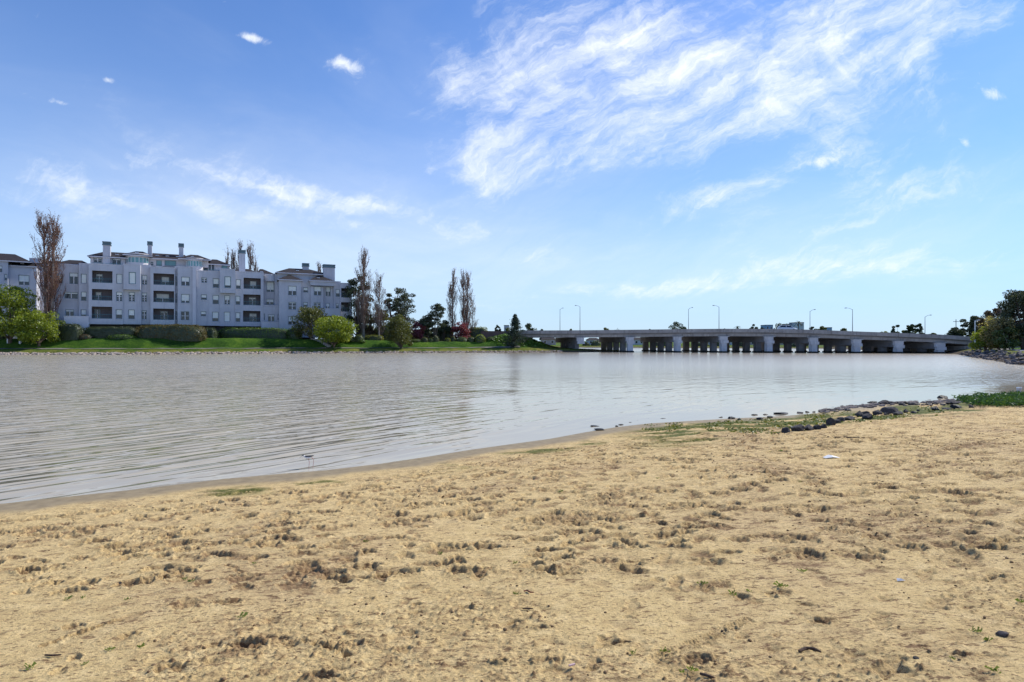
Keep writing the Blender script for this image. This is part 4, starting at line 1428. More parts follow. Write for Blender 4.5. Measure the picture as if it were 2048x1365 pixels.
for x in (-1.7, -.35, 1.0):
    for y in (-1, 1):
        m = MB()
        m.tube([(x - .3 * (x > 0) + .15 * (x < -1), y * .72, 1.52 if abs(x) < 1 else 1.36), (x + (.15 if x > 0 else -.15 if x < -1 else 0), y * .85, 1.0)], [.05, .05], 5)
        m.build('pillar', M['car_white'], cab)
for x in (-1.3, 1.3):
    for y in (-.82, .82):
        m = MB()
        m.tube([(x, y - .1, .33), (x, y + .1, .33)], [.33, .33], 16)
        wh = m.build('wheel', M['rubber'], car, False, (0, 0, 0.0))
        m = MB()
        m.tube([(x, y - .11, .33), (x, y + .11, .33)], [.2, .2], 10)
        m.build('rim', M['metal_grey'], wh)


# ------------------------------------------------------------------ vegetation builders
def leaf_mesh(pts, size, rng, nrm=None, tilt=1.0, aspect=1.0):
    """one small quad per point; normals random, or near nrm when given"""
    n = len(pts)
    a = rng.normal(size=(n, 3))
    if nrm is not None:
        a = nrm + tilt * a
    a /= np.linalg.norm(a, axis=1)[:, None] + 1e-9
    t = np.cross(a, rng.normal(size=(n, 3)))
    t /= np.linalg.norm(t, axis=1)[:, None] + 1e-9
    b = np.cross(a, t)
    s = (size * rng.uniform(0.6, 1.35, n))[:, None]
    t, b = t * s * 0.5, b * s * 0.5 * aspect
    v = np.stack([pts - t * 0.9, pts - b * 0.75 + t * 0.1, pts + t, pts + b * 0.75 - t * 0.1], 1).reshape(-1, 3)
    f = np.arange(n * 4).reshape(n, 4)
    return v, f


def ball(rng, n, shell=0.45):
    d = rng.normal(size=(n, 3))
    d /= np.linalg.norm(d, axis=1)[:, None]
    return d * (rng.uniform(shell ** 3, 1, n) ** (1 / 3))[:, None]


def trunk_mb(pts, rads, sides=7):
    m = MB()
    m.tube(pts, rads, sides)
    return m


def tree_root(name, base, label, cat='tree', group=None):
    r = empty(name, tuple(base))
    return tag(r, label, cat, group)


def broadleaf(base, height, width, label, mat, seed=0, trunk=0.25, clumps=26, leaves=110, leaf=0.34, flat=1.0, lean=0.0, bark='bark', name='broadleaf_tree', group=None, dense=1.0, thick=0.03):
    rng = np.random.RandomState(seed + 100)
    root = tree_root(name, base, label, group=group)
    m = MB()
    th = height * trunk
    top = Vector((lean, 0, height * 0.72))
    m.tube([(0, 0, -0.5), (lean * .2, 0, th), tuple(top * 0.8)], [height * thick * 1.2, height * thick, height * thick * .4], 7)
    cz, rz, rx = th + (height - th) * 0.5, (height - th) * 0.5, width * 0.5
    cs = []
    for i in range(clumps):
        zz = rng.uniform(-1, 1)
        q = math.sqrt(max(0.03, 1 - (max(zz, 0) ** 2) - (0.55 * min(zz, 0)) ** 2)) * math.sqrt(rng.uniform(.1, 1))
        az = rng.uniform(0, 6.283)
        d = np.array([math.cos(az) * q, math.sin(az) * q, zz])
        c = np.array([d[0] * rx * 0.80 + lean * .6, d[1] * rx * 0.80, cz + d[2] * rz * 0.80 * flat])
        r = rng.uniform(0.22, 0.38) * min(rx, rz * 1.3) * (1.15 - 0.3 * abs(d[2]))
        cs.append((c, r))
        if i < 12:
            m.tube([(lean * .2, 0, th * .9), tuple(Vector((lean * .2, 0, th)).lerp(Vector(c), .55) + Vector((0, 0, -.1 * r))), tuple(c)], [height * thick * .5, height * thick * .28, height * thick * .1], 5)
    m.build('trunk', M[bark], root)
    pts = []
    for c, r in cs:
        n = int(leaves * dense)
        p = ball(rng, n, 0.35)
        p[:, 2] *= 0.72
        pts.append(c + p * r * rng.uniform(0.85, 1.25))
    v, f = leaf_mesh(np.concatenate(pts), leaf, rng)
    np_mesh('crown', v, f, M[mat], root)
    return root


def poplar(base, height, width, label, seed=0, stems=1, skirt=True, group='bare poplars on the far bank', leaves=0.6, nb=70, mat='twig'):
    rng = np.random.RandomState(seed + 300)
    root = tree_root('poplar_tree', base, label, group=group)
    m, tw = MB(), MB()
    tips = []
    for sidx in range(stems):
        sx = (sidx - (stems - 1) / 2) * width * 0.35
        m.tube([(sx * .3, 0, -.3), (sx * .7, 0, height * .4), (sx, 0, height * .98)], [height * .016, height * .010, height * .002], 6)
        for i in range(nb // stems):
            z0 = height * rng.uniform(0.04, 0.88)
            az = rng.uniform(0, 6.283)
            L = height * rng.uniform(0.10, 0.26) * (1.15 - 0.6 * z0 / height)
            if skirt and z0 < height * 0.25:
                L *= 1.3
            spread = width * 0.5 * rng.uniform(0.35, 1.0) * min(1, 0.35 + 1.3 * (1 - z0 / height))
            p0 = Vector((sx * (z0 / height), 0, z0))
            d = Vector((math.cos(az), math.sin(az), 0))
            p1 = p0 + d * spread * .6 + Vector((0, 0, L * .45))
            p2 = p0 + d * spread + Vector((0, 0, L))
            tw.tube([tuple(p0), tuple(p1), tuple(p2)], [height * .0034, height * .0024, height * .0012], 3)
            for k in range(7):
                q0 = p0.lerp(p2, rng.uniform(.3, 1.0))
                q1 = q0 + Vector((rng.normal(0, .28), rng.normal(0, .28), rng.uniform(.5, 1.6))) * (height / 22)
                tw.tube([tuple(q0), tuple(q1)], [height * .0014, height * .0006], 3)
                tips.append(tuple(q1))
                tips.append(tuple(q0.lerp(q1, .5)))
    m.build('trunk', M['bark_pale'], root)
    tw.build('branches', M[mat], root)
    tips = np.array(tips)
    if leaves > 0:
        reps = []
        for _ in range(3):
            k = rng.uniform(size=len(tips)) < leaves
            reps.append(tips[k] + rng.normal(0, 0.16, (k.sum(), 3)))
        v, f = leaf_mesh(np.concatenate(reps), 0.20, rng)
        np_mesh('crown', v, f, M['leaf_poplar'], root)
    return root


def pine(base, height, width, label, seed=0, group='pines on the far bank', bare=0.45, n=26, mat='leaf_pine', fork=3):
    """open crowned pine: forked trunk, foliage in flat separate clumps"""
    rng = np.random.RandomState(seed + 500)
    root = tree_root('pine_tree', base, label, group=group)
    m = MB()
    pts = []
    heads = []
    for i in range(fork):
        az = 6.283 * i / fork + rng.uniform(0, 1)
        e = Vector((math.cos(az) * width * .28, math.sin(az) * width * .28, height * rng.uniform(.78, .95)))
        mid = Vector((e.x * .35, e.y * .35, height * .45))
        m.tube([(0, 0, -.3), tuple(mid * .5), tuple(mid), tuple(e)], [height * .022, height * .018, height * .013, height * .004], 6)
        heads.append((mid, e))
    for i in range(n):
        mid, e = heads[i % fork]
        z = rng.uniform(bare, 1.0)
        rad = width * 0.5 * math.sqrt(max(0.05, 1 - ((z - bare) / (1.04 - bare)) ** 2)) * rng.uniform(0.35, 1.0)
        az = rng.uniform(0, 6.283)
        c = Vector((math.cos(az) * rad, math.sin(az) * rad, height * z * .97))
        t = min(1, max(0, (z - .45) / .5))
        o = mid.lerp(e, t * .8)
        m.tube([tuple(o), tuple(o.lerp(c, .6)), tuple(c)], [height * .007, height * .005, height * .002], 4)
        r = width * rng.uniform(.085, .15)
        p = ball(rng, 150, .2) * r
        p[:, 2] *= .55
        pts.append(p + np.array(c))
    m.build('trunk', M['bark'], root)
    v, f = leaf_mesh(np.concatenate(pts), 0.30, rng)
    np_mesh('crown', v, f, M[mat], root)
    return root


def conifer(base, height, width, label, seed=0, mat='leaf_conifer'):
    rng = np.random.RandomState(seed + 700)
    root = tree_root('conifer_tree', base, label)
    m = MB()
    m.tube([(0, 0, -.3), (0, 0, height * .6), (0, 0, height)], [height * .02, height * .012, height * .002], 6)
    pts = []
    nl = 24
    for i in range(nl):
        z = height * (0.03 + 0.93 * i / nl)
        R = width * .5 * (1 - i / nl) ** .95 * rng.uniform(.7, 1.2) + .10
        for k in range(8):
            az = rng.uniform(0, 6.283)
            L = R * rng.uniform(.7, 1.1)
            e = Vector((math.cos(az) * L, math.sin(az) * L, z + L * .22))
            m.tube([(0, 0, z), tuple(e)], [.035, .012], 3)
            c = np.linspace(.12, 1, 46)[:, None] * np.array([[e.x, e.y, e.z - z]]) + np.array([[0, 0, z]])
            pts.append(c + rng.normal(0, .11 + .03 * R, c.shape))
    m.build('trunk', M['bark'], root)
    v, f = leaf_mesh(np.concatenate(pts), 0.22, rng)
    np_mesh('crown', v, f, M[mat], root)
    return root


def bare_tree(base, height, width, label, seed=0, mat='twig', group=None):
    rng = random.Random(seed)
    root = tree_root('bare_tree', base, label, group=group)
    m = MB()
    tw = MB()

    def grow(p, d, L, r, lev):
        e = p + d * L
        (m if lev == 0 else tw).tube([tuple(p), tuple(p.lerp(e, .5) + Vector((rng.uniform(-.05, .05), rng.uniform(-.05, .05), 0)) * L), tuple(e)], [r, r * .8, r * .55], 5 if lev == 0 else 3)
        if lev >= 4:
            return
        for _ in range(3 if lev < 3 else 2):
            nd = (d + Vector((rng.uniform(-.7, .7) * width / height * 1.4, rng.uniform(-.7, .7) * width / height * 1.4, rng.uniform(-.05, .4)))).normalized()
            grow(e, nd, L * rng.uniform(.6, .8), r * .55, lev + 1)
    grow(Vector((0, 0, -.2)), Vector((0, 0, 1)), height * .30, height * .02, 0)
    m.build('trunk', M['bark'], root)
    tw.build('branches', M[mat], root)
    return root


def palm(base, height, label, seed=0, frond=2.2):
    rng = np.random.RandomState(seed + 900)
    root = tree_root('palm_tree', base, label)
    m = MB()
    m.tube([(0, 0, -.3), (.1, 0, height * .5), (0, 0, height)], [.35, .26, .22], 6)
    m.build('trunk', M['bark'], root)
    c = MB()
    for i in range(26):
        az, el = rng.uniform(0, 6.283), rng.uniform(-.3, 1.2)
        d = Vector((math.cos(az), math.sin(az), 0))
        sd_ = Vector((-d.y, d.x, 0)) * .22
        p = [Vector((0, 0, height)) + d * (frond * t * math.cos(el * (1 - .6 * t))) + Vector((0, 0, frond * (t * math.sin(el) - .75 * t * t))) for t in (0, .35, .7, 1.0)]
        for k in range(3):
            f0, f1 = (1 - k / 3.2), (1 - (k + 1) / 3.2)
            c.quad(tuple(p[k] - sd_ * f0), tuple(p[k] + sd_ * f0), tuple(p[k + 1] + sd_ * f1), tuple(p[k + 1] - sd_ * f1))
    c.build('crown', M['leaf_dark'], root)
    return root


def sup(rng, n, ex):
    """points and normals on the upper superellipsoid (unit), exponent ex (2 round, larger boxier)"""
    d = rng.normal(size=(n, 3))
    d[:, 2] = np.abs(d[:, 2]) - 0.15
    d /= np.linalg.norm(d, axis=1)[:, None]
    k = (np.abs(d) ** ex).sum(1) ** (-1 / ex)
    p = d * k[:, None]
    nn = np.sign(p) * np.abs(p) ** (ex - 1)
    nn /= np.linalg.norm(nn, axis=1)[:, None]
    return p, nn


def shrub(base, w_, d_, h_, label, mat, seed=0, ex=2.2, name='shrub', cat='shrub', group='clipped shrubs along the far lawn', leaf=0.20, n=None, rot=0.0):
    rng = np.random.RandomState(seed + 1100)
    root = tag(empty(name, tuple(base), rot), label, cat, group)
    nu, nv = 26, 9
    vs_ = []
    for j in range(nv + 1):
        ph = math.pi / 2 * (j / nv) * 1.12 - 0.19
        for i in range(nu):
            th = 2 * math.pi * i / nu
            d = np.array([math.cos(th) * math.cos(ph), math.sin(th) * math.cos(ph), math.sin(ph)])
            k = (np.abs(d) ** ex).sum() ** (-1 / ex) * 0.94
            wob = 1 + 0.07 * float(perlin(d[0] * 2.2 + seed, d[1] * 2.2 + d[2] * 2, 3))
            vs_.append((d[0] * k * w_ / 2 * wob, d[1] * k * d_ / 2 * wob, d[2] * k * h_ * wob))
    fs = [(j * nu + i, j * nu + (i + 1) % nu, (j + 1) * nu + (i + 1) % nu, (j + 1) * nu + i) for j in range(nv) for i in range(nu)]
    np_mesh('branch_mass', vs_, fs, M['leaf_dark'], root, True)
    area = (w_ * d_ * .7 + (w_ + d_) * h_)
    n = n or int(min(7000, max(400, area * 60)))
    p, nn = sup(rng, n, ex)
    wob = 1 + 0.09 * perlin(p[:, 0] * 2.2 + seed, p[:, 1] * 2.2 + p[:, 2] * 2, 3) + rng.normal(0, .025, n)
    pts = p * wob[:, None] * np.array([w_ / 2, d_ / 2, h_])
    v, f = leaf_mesh(pts, leaf, rng, nn, .65)
    np_mesh('foliage', v, f, M[mat], root)
    return root


VO = {6: (0, 600, 8.533), 7: (560, 600, 6.827), 8: (840, 600, 7.877)}


def vpx(k, x, y):
    o = VO[k]
    return o[0] + x / o[2], o[1] + y / o[2]


_seed = [0]


def bank_shrub(k, x0, x1, yt, yb, label, mat, ex=2.2, depth=None, lift=0.0, at=None, **kw):
    """a clipped shrub or hedge standing on the far bank, from its box in the photo"""
    _seed[0] += 1
    if k:
        (p0, t), (p1, b) = vpx(k, x0, yt), vpx(k, x1, yb)
    else:
        p0, p1, t, b = x0, x1, yt, yb
    P = bank_hit((p0 + p1) / 2, b)
    lim = float(np.interp((p0 + p1) / 2, [0, 130, 180, 480, 560, 620, 700, 800, 860, 960, 1000], [133, 128.5, 128.5, 141.5, 142.5, 142.5, 141.5, 145, 147, 151, 153]))
    if at:
        lim = at
    if at or P.y > lim - (depth or 2.0):
        y_ = lim - (depth or 2.0)
        P = Vector((((p0 + p1) / 2 - CX) / F * y_, y_, 0))
    m = P.y / F
    w_, h_ = (p1 - p0) * m, (b - t) * m + lift
    if depth is None:
        depth = min(w_ * 0.8, 3.0)
    P = Vector((P.x * (P.y + depth / 2) / P.y, P.y + depth / 2, 0))
    P.z = float(bank_z(P.x, P.y)) - 0.05
    h_ = H + (CY - t) * P.y / F - P.z
    return shrub(P, w_, depth, max(h_, 0.5), label, mat, _seed[0], ex, **kw)


HG = dict(name='hedge', cat='hedge', group='clipped hedges below the apartments')
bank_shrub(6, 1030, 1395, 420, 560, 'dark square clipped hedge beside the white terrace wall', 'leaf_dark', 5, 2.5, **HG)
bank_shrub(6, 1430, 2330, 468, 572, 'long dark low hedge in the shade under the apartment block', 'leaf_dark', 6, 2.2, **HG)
bank_shrub(0, 274, 409, 651, 682, 'large brownish clipped hedge with a flat top in front of the apartments', 'leaf_hedge', 5, 4.0, **HG)
bank_shrub(0, 407, 433, 657, 674, 'small dark hedge at the right end of the brown hedge', 'leaf_dark', 4, 2.5, **HG)
bank_shrub(0, 437, 582, 657, 676, 'long dark hedge with a green lit top below the right balconies', 'leaf_green', 5, 3.0, **HG)
bank_shrub(0, 572, 603, 657, 676, 'rounded dark hedge end beside the olive tree', 'leaf_green', 3, 3.0, **HG)
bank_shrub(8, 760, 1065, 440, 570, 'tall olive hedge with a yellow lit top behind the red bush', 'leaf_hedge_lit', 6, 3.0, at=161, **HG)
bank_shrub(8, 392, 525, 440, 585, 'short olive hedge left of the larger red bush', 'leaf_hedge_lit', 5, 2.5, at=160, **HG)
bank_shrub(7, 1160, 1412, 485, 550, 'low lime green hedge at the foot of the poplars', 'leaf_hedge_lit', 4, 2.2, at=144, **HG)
bank_shrub(6, 390, 610, 583, 668, 'low green mound shrub right of the white stair rail', 'leaf_green')
bank_shrub(6, 600, 985, 588, 692, 'wide low green mound shrub under the leafy tree', 'leaf_green')
bank_shrub(6, 985, 1345, 556, 692, 'dark green mound shrub in front of the terrace wall', 'leaf_shrub')
bank_shrub(6, 1340, 1585, 588, 684, 'small reddish green mound shrub beside the dark mound', 'leaf_brown')
bank_shrub(6, 1560, 2260, 538, 640, 'long low dark mound shrub in front of the shaded hedge', 'leaf_shrub', 3)
bank_shrub(6, 1850, 2330, 590, 690, 'low bright green mound shrub left of the big brown hedge', 'leaf_green', 2.5)
bank_shrub(6, -120, 105, 588, 700, 'dark mound shrub at the left edge beside the stair', 'leaf_shrub')
bank_shrub(6, -60, 100, 515, 590, 'dark red leaved low shrub at the left edge', 'leaf_red')
bank_shrub(7, 700, 905, 530, 592, 'low green mound shrub right of the handrails', 'leaf_green')
bank_shrub(7, 840, 955, 478, 532, 'grey green mound shrub under the right side of the lime tree', 'leaf_shrub')
bank_shrub(7, 900, 1045, 528, 602, 'dark rounded shrub lowest of the cluster right of the lime tree', 'leaf_shrub')
bank_shrub(7, 1000, 1145, 478, 590, 'tall dark rounded shrub at the foot of the tallest poplar', 'leaf_shrub')
bank_shrub(7, 1055, 1172, 553, 602, 'small pale green dome shrub at the edge of the lawn', 'leaf_green')
bank_shrub(7, 1420, 1585, 508, 558, 'low dark purple green shrub left of the weeping green tree', 'leaf_shrub')
bank_shrub(7, 1500, 1615, 492, 542, 'small olive shrub behind the low dark shrub', 'leaf_olive')
bank_shrub(7, 1740, 1945, 538, 584, 'low dark shrub right of the weeping green tree', 'leaf_shrub')
bank_shrub(8, 15, 130, 590, 672, 'pale olive dome shrub below the left red bush', 'leaf_olive')
bank_shrub(8, 125, 215, 610, 668, 'small dark shrub under the umbrella pine', 'leaf_shrub')
bank_shrub(8, 195, 305, 568, 664, 'round clipped dome shrub under the umbrella pine', 'leaf_olive')
bank_shrub(8, 388, 482, 602, 660, 'small yellow green dome shrub beside the dark ball shrub', 'leaf_hedge_lit')
bank_shrub(8, 474, 568, 578, 652, 'dark ball shaped shrub below the larger red bush', 'leaf_olive')
bank_shrub(8, 560, 760, 590, 662, 'low dark shrub under the larger red bush', 'leaf_shrub')
bank_shrub(8, 740, 870, 585, 664, 'low olive shrub left of the big lime dome', 'leaf_olive')
bank_shrub(8, 855, 1040, 548, 682, 'big bright lime green dome shrub', 'leaf_lime')
bank_shrub(8, 1042, 1188, 588, 652, 'dark grey green mound shrub right of the big lime dome', 'leaf_shrub')


def bank_spot(px, py):
    return bank_hit(px, py)


def hgt(P, ytop):
    return H + (CY - ytop) * P.y / F - P.z


def bank_at(px, d):
    x = (px - CX) / F * d
    return Vector((x, d, float(bank_z(x, d)) - 0.05))


# leafy trees of the far bank
P = bank_at(20, 125)
broadleaf(P, hgt(P, 566), 10.5, 'large feathery green willow at the left edge', 'leaf_lime', 1, .06, 60, 200, .34, bark='bark')
P = bank_at(78, 124)
broadleaf(P, hgt(P, 619), 10.0, 'small spreading bright green tree in front of the bare poplar', 'leaf_lime', 2, .08, 50, 190, .34, .95)
P = bank_at(622, 139)
broadleaf(P, hgt(P, 611), 9.2, 'dense dark olive tree in front of the right apartment block', 'leaf_olive', 3, .05, 44, 160, .30)
P = bank_at(668, 136)
broadleaf(P, hgt(P, 626), 10.6, 'low spreading lime green tree above the handrails', 'leaf_lime', 4, .06, 54, 170, .36, .95)
P = bank_at(802, 138)
broadleaf(P, hgt(P, 627), 7.4, 'dense weeping green tree on the lawn between poplars and red bush', 'leaf_olive', 5, .02, 46, 160, .30)
P = bank_at(716, 150)
broadleaf(P, hgt(P, 538), 7.0, 'tall dark evergreen tree beside the right apartment block', 'leaf_dark', 6, .05, 44, 160, .34)
P = bank_at(742, 152)
broadleaf(P, hgt(P, 590), 6.0, 'brownish bushy tree behind the two poplars', 'leaf_brown', 7, .05, 30, 110, .30, dense=.8)
P = bank_at(762, 149)
broadleaf(P, hgt(P, 618), 5.5, 'olive bushy tree right of the poplars', 'leaf_olive', 8, .05, 22, 110, .30)
P = bank_at(854, 156)
broadleaf(P, hgt(P, 634), 5.2, 'dark broad bush tree left of the umbrella pine', 'leaf_dark', 9, .1, 20, 130, .30)
P = bank_at(888, 157)
broadleaf(P, hgt(P, 640), 5.0, 'dark bush tree behind the umbrella pine trunk', 'leaf_dark', 19, .1, 20, 130, .30)
P = bank_at(836, 151)
broadleaf(P, hgt(P, 643), 4.3, 'smaller pink red leaved bush beside the weeping green tree', 'leaf_red', 10, .02, 44, 130, .24, name='red_leaved_tree', group='red leaved bushes')
P = bank_at(921, 155)
broadleaf(P, hgt(P, 644), 5.4, 'larger dark red leaved bush in front of the tall olive hedge', 'leaf_red', 11, .02, 54, 130, .26, name='red_leaved_tree', group='red leaved bushes')
# a backdrop of bushes behind the far lawn
for i, (px, d, yt, wpx, mt, lb) in enumerate([
        (690, 166, 655, 34, 'leaf_dark', 'dark bush right behind the corner of the shorter apartment block'),
        (735, 168, 650, 40, 'leaf_olive', 'olive bush filling in behind the two poplars'),
        (770, 168, 652, 36, 'leaf_dark', 'dark bush behind the weeping green tree'),
        (812, 168, 655, 40, 'leaf_olive', 'olive bush behind the smaller red bush'),
        (850, 168, 657, 40, 'leaf_shrub', 'grey green bush behind the umbrella pine'),
        (885, 168, 652, 38, 'leaf_dark', 'dark rounded bush between the umbrella pine and the slim poplar'),
        (950, 168, 660, 44, 'leaf_olive', 'olive bush behind the tall olive hedge'),
        (975, 170, 663, 30, 'leaf_shrub', 'low bush at the left end of the approach wall'),
        (60, 150, 640, 60, 'leaf_dark', 'dark bushes behind the small bright green tree'),
        (10, 150, 640, 60, 'leaf_dark', 'dark bushes behind the willow')]):
    P = bank_at(px, d)
    P.z = float(bank_z(P.x, min(d, 150))) - .3 if px > 600 else P.z
    w_ = wpx * d / F
    shrub(P, w_, 3.5, hgt(P, yt), lb, mt, 300 + i, 2.4, name='backdrop_bush', cat='bush', group='bushes behind the far lawn', leaf=.34, n=1500)
# pines
P = bank_at(803, 156)
pine(P, hgt(P, 577), 9.5, 'broad dark pine rising behind the weeping green tree', 12, bare=.3, n=44)
P = bank_at(785, 154)
pine(P, hgt(P, 585), 6.5, 'narrow dark pine left of the broad pine', 14, bare=.25, n=30)
P = bank_at(870, 153)
pine(P, hgt(P, 607), 7.8, 'open umbrella pine with a forked trunk standing alone', 13, bare=.42, n=34)
P = bank_at(1030, 146)
conifer(P, hgt(P, 626), 7.2, 'dark pointed conifer at the left end of the bridge', 1)
# bare poplars
P = bank_at(98, 128)
poplar(P, hgt(P, 431), 6.6, 'tallest bare brown poplar, in front of the left apartments', 1, 2, nb=150, leaves=.9, mat='twig_red')
P = bank_at(727, 147)
poplar(P, hgt(P, 497), 5.2, 'tall bare grey poplar right of the apartment blocks', 2, 1, nb=110, leaves=.35)
P = bank_at(758, 146)
poplar(P, hgt(P, 547), 4.6, 'shorter bare poplar next to the tall grey one', 3, 1, nb=90, leaves=.35)
P = bank_at(905, 158)
poplar(P, hgt(P, 539), 3.8, 'slim bare poplar, left one of the separate tall pair', 4, 1, False, nb=80, leaves=.6)
P = bank_at(931, 158)
poplar(P, hgt(P, 543), 4.0, 'thick bare poplar, right one of the separate tall pair', 5, 2, False, nb=110, leaves=.75, mat='twig_red')
P = bank_at(945, 159)
poplar(P, hgt(P, 597), 3.4, 'shortest bare poplar leaning right of the tall pair', 6, 1, False, nb=60, leaves=.4)
for px, yt, w_, sd_, lb in [(455, 500, 1.8, 7, 'small bare poplar top left of the chimney behind the roof'), (467, 502, 2.2, 8, 'reddish bare poplar top just left of the rear chimney'),
                            (480, 486, 3.0, 9, 'bare poplar top directly behind the rear chimney'), (501, 487, 3.2, 10, 'taller bare poplar top right of the rear chimney'),
                            (511, 515, 2.4, 11, 'low reddish bare poplar top at the right of the group behind the roof'), (638, 522, 2.0, 12, 'faint bare poplar top between the chimneys of the shorter block')]:
    x = (px - CX) / F * 178
    P = Vector((x, 178, float(bank_z(x, 178)) - .05))
    poplar(P, hgt(P, yt), w_ * 1.3, lb, sd_, 1, False, 'bare poplars behind the apartments', .8, 60, 'twig_red')

# ivy on the road bank: ground cover nobody could count
rng = np.random.RandomState(5)
pts = []
for poly in ([(972, 669), (1018, 668.5), (1022, 682), (995, 685)], [(1040, 679), (1056, 679), (1096, 692), (1084, 692.5), (1044, 690)]):
    (x0, y0), (x1, y1) = np.min(poly, 0), np.max(poly, 0)
    n = 0
    while n < 1500:
        px, py = rng.uniform(x0, x1), rng.uniform(y0, y1)
        ins = False
        for (ax, ay), (bx_, by) in zip(poly, poly[1:] + poly[:1]):
            if (ay > py) != (by > py) and px < (bx_ - ax) * (py - ay) / (by - ay) + ax:
                ins = not ins
        if not ins:
            continue
        n += 1
        if n % 3 == 1:
            Pq = bank_hit(px, py)
            last = np.array(Pq)
        pts.append(last + np.array([rng.normal(0, .4), rng.normal(0, .5), 0]))
pts = np.array(pts)
pts[:, 2] = bank_z(pts[:, 0], pts[:, 1]) + rng.uniform(.05, .35, len(pts))
v, f = leaf_mesh(pts, .36, rng, np.array([0, -.3, 1.0]), .6)
tag(np_mesh('ivy', v, f, M['leaf_ivy']), 'bright green ivy covering the slope at the bridge end', 'ivy', kind='stuff')

# ------------------------------------------------------------------ right bank
def rb_at(px, d):
    x = (px - CX) / F * d
    return Vector((x, d, float(rbank_z(x, d)) - .05))


RG = 'trees on the right bank'
for px, d, yt, w_, mat_, sd_, fn, lb in [
        (1911, 150, 654, 4.5, 'leaf_dark', 21, 'b', 'low dark round tree behind the right end of the bridge'),
        (1936, 150, 637, 5.0, 'leaf_dark', 22, 'p', 'dark open crowned tree behind the right end of the bridge'),
        (1957, 138, 624, 5.0, 'leaf_dark', 23, 'b', 'tall narrow dark tree right of the white lamp pole'),
        (1976, 132, 616, 4.6, 'leaf_brown', 24, 'b', 'brown leaved tree, left one of the pair on the skyline'),
        (1995, 131, 611, 5.6, 'leaf_brown', 25, 'b', 'taller brown leaved tree, right one of the pair on the skyline'),
        (1999, 104, 630, 6.4, 'leaf_pampas', 26, 'b', 'pale straw coloured willow on the right bank'),
        (1984, 121, 634, 3.4, 'leaf_lime', 27, 'b', 'bright green tree top beside the straw coloured willow'),
        (1972, 106, 655, 5.0, 'leaf_lime', 28, 'b', 'bright lime bush at the bridge abutment'),
        (1982, 107, 650, 4.0, 'leaf_olive', 33, 'b', 'grey green bush tree beside the lime bush'),
        (2010, 102, 652, 4.4, 'leaf_shrub', 29, 'b', 'dark green bushy tree above the riprap'),
        (2026, 108, 640, 3.4, 'leaf_shrub', 34, 'b', 'shady green bush tree under the large pine'),
        (2046, 104, 582, 8.6, 'leaf_dark', 30, 'P', 'large dark pine at the right edge of the picture')]:
    P = rb_at(px, d)
    h = hgt(P, yt)
    if fn == 'b':
        broadleaf(P, h, w_, lb, mat_, sd_, .04, 40, 150, .26, group=RG)
    elif fn == 'p':
        pine(P, h, w_ * 1.1, lb, sd_, RG, .35, 26, 'leaf_dark')
    else:
        pine(P, h, w_ * 1.15, lb, sd_, RG, .22, 95, 'leaf_pine', 4)
P = rb_at(2008, 128)
bare_tree(P, hgt(P, 590), 3.0, 'bare thin tree sticking up above the brown trees', 3, 'bark_pale', RG)
P = rb_at(2020, 127)
bare_tree(P, hgt(P, 594), 3.0, 'second bare thin tree next to the large right pine', 4, 'bark_pale', RG)
m = MB()
P = rb_at(2021, 101)
m.tube([(0, 0, -.1), (-.5, 0, 1.2), (-1.1, .1, 2.9)], [.09, .075, .04], 6)
tag(m.build('leaning_trunk', M['bark_pale'], loc=tuple(P)), 'pale bare leaning trunk in front of the dark bushes', 'trunk')
# riprap stones along the right bank
rock_meshes = []


def rock_mesh(seed, name='stone', mat=None, flat=.7):
    rng = random.Random(seed)
    bm = bmesh.new()
    bmesh.ops.create_icosphere(bm, subdivisions=2, radius=1.0)
    for _ in range(12):                               # cleave flat faces
        n = Vector((rng.gauss(0, 1), rng.gauss(0, 1), rng.gauss(0, .8) + .3)).normalized()
        k = rng.uniform(.48, .80)
        for v in bm.verts:
            dd = v.co.dot(n) - k
            if dd > 0:
                v.co -= n * dd * .99
    for v in bm.verts:
        v.co *= 1 + rng.uniform(-.03, .03)
        v.co.z *= flat
    ext = [max(v.co[a] for v in bm.verts) - min(v.co[a] for v in bm.verts) for a in range(3)]
    for v in bm.verts:
        v.co = Vector((v.co.x * 1.8 / ext[0], v.co.y * 1.8 / ext[1], v.co.z * 1.15 / ext[2]))
    me = bpy.data.meshes.new(name)
    bm.to_mesh(me)
    bm.free()
    if mat:
        me.materials.append(mat)
    return me


RM = {k: [rock_mesh(s + 40 * i, 'stone', M[k]) for s in range(7)] for i, k in enumerate(('rock_dark', 'rock_wet', 'rock_pale', 'rock_mix'))}


def place_rock(P, w_, h_, kind, seed, label, group, d_=None, cat='rock', name='rock', sink=.3):
    rng = random.Random(seed)
    o = link(name, RM[kind][seed % 7])
    k = RM[kind][seed % 7]
    zs_ = [v.co.z for v in k.vertices]
    o.scale = (w_ / 1.75, (d_ or w_ * rng.uniform(.65, .9)) / 1.75, h_ / 1.0)
    o.rotation_euler = (rng.uniform(-.12, .12), rng.uniform(-.12, .12), rng.choice([0, math.pi]) + rng.uniform(-.4, .4))
    o.location = (P.x, P.y, P.z - min(zs_) * h_ * (1 - sink) * .9 - 0.01)
    return tag(o, label, cat, group)


rng = random.Random(9)
for i in range(230):
    y_ = rng.uniform(58, 120)
    s_ = rng.uniform(-.4, 3.6)
    x_ = float(np.interp(y_, _ry, _rx)) + s_
    P = Vector((x_, y_, float(rbank_z(x_, y_))))
    sz = rng.uniform(.22, .62)
    place_rock(P, sz * 1.2, sz * .75, 'rock_mix' if rng.random() < .75 else 'rock_dark', i, 'broken grey brown stone in the riprap on the right bank', 'riprap stones on the right bank', cat='stone', name='riprap_stone')

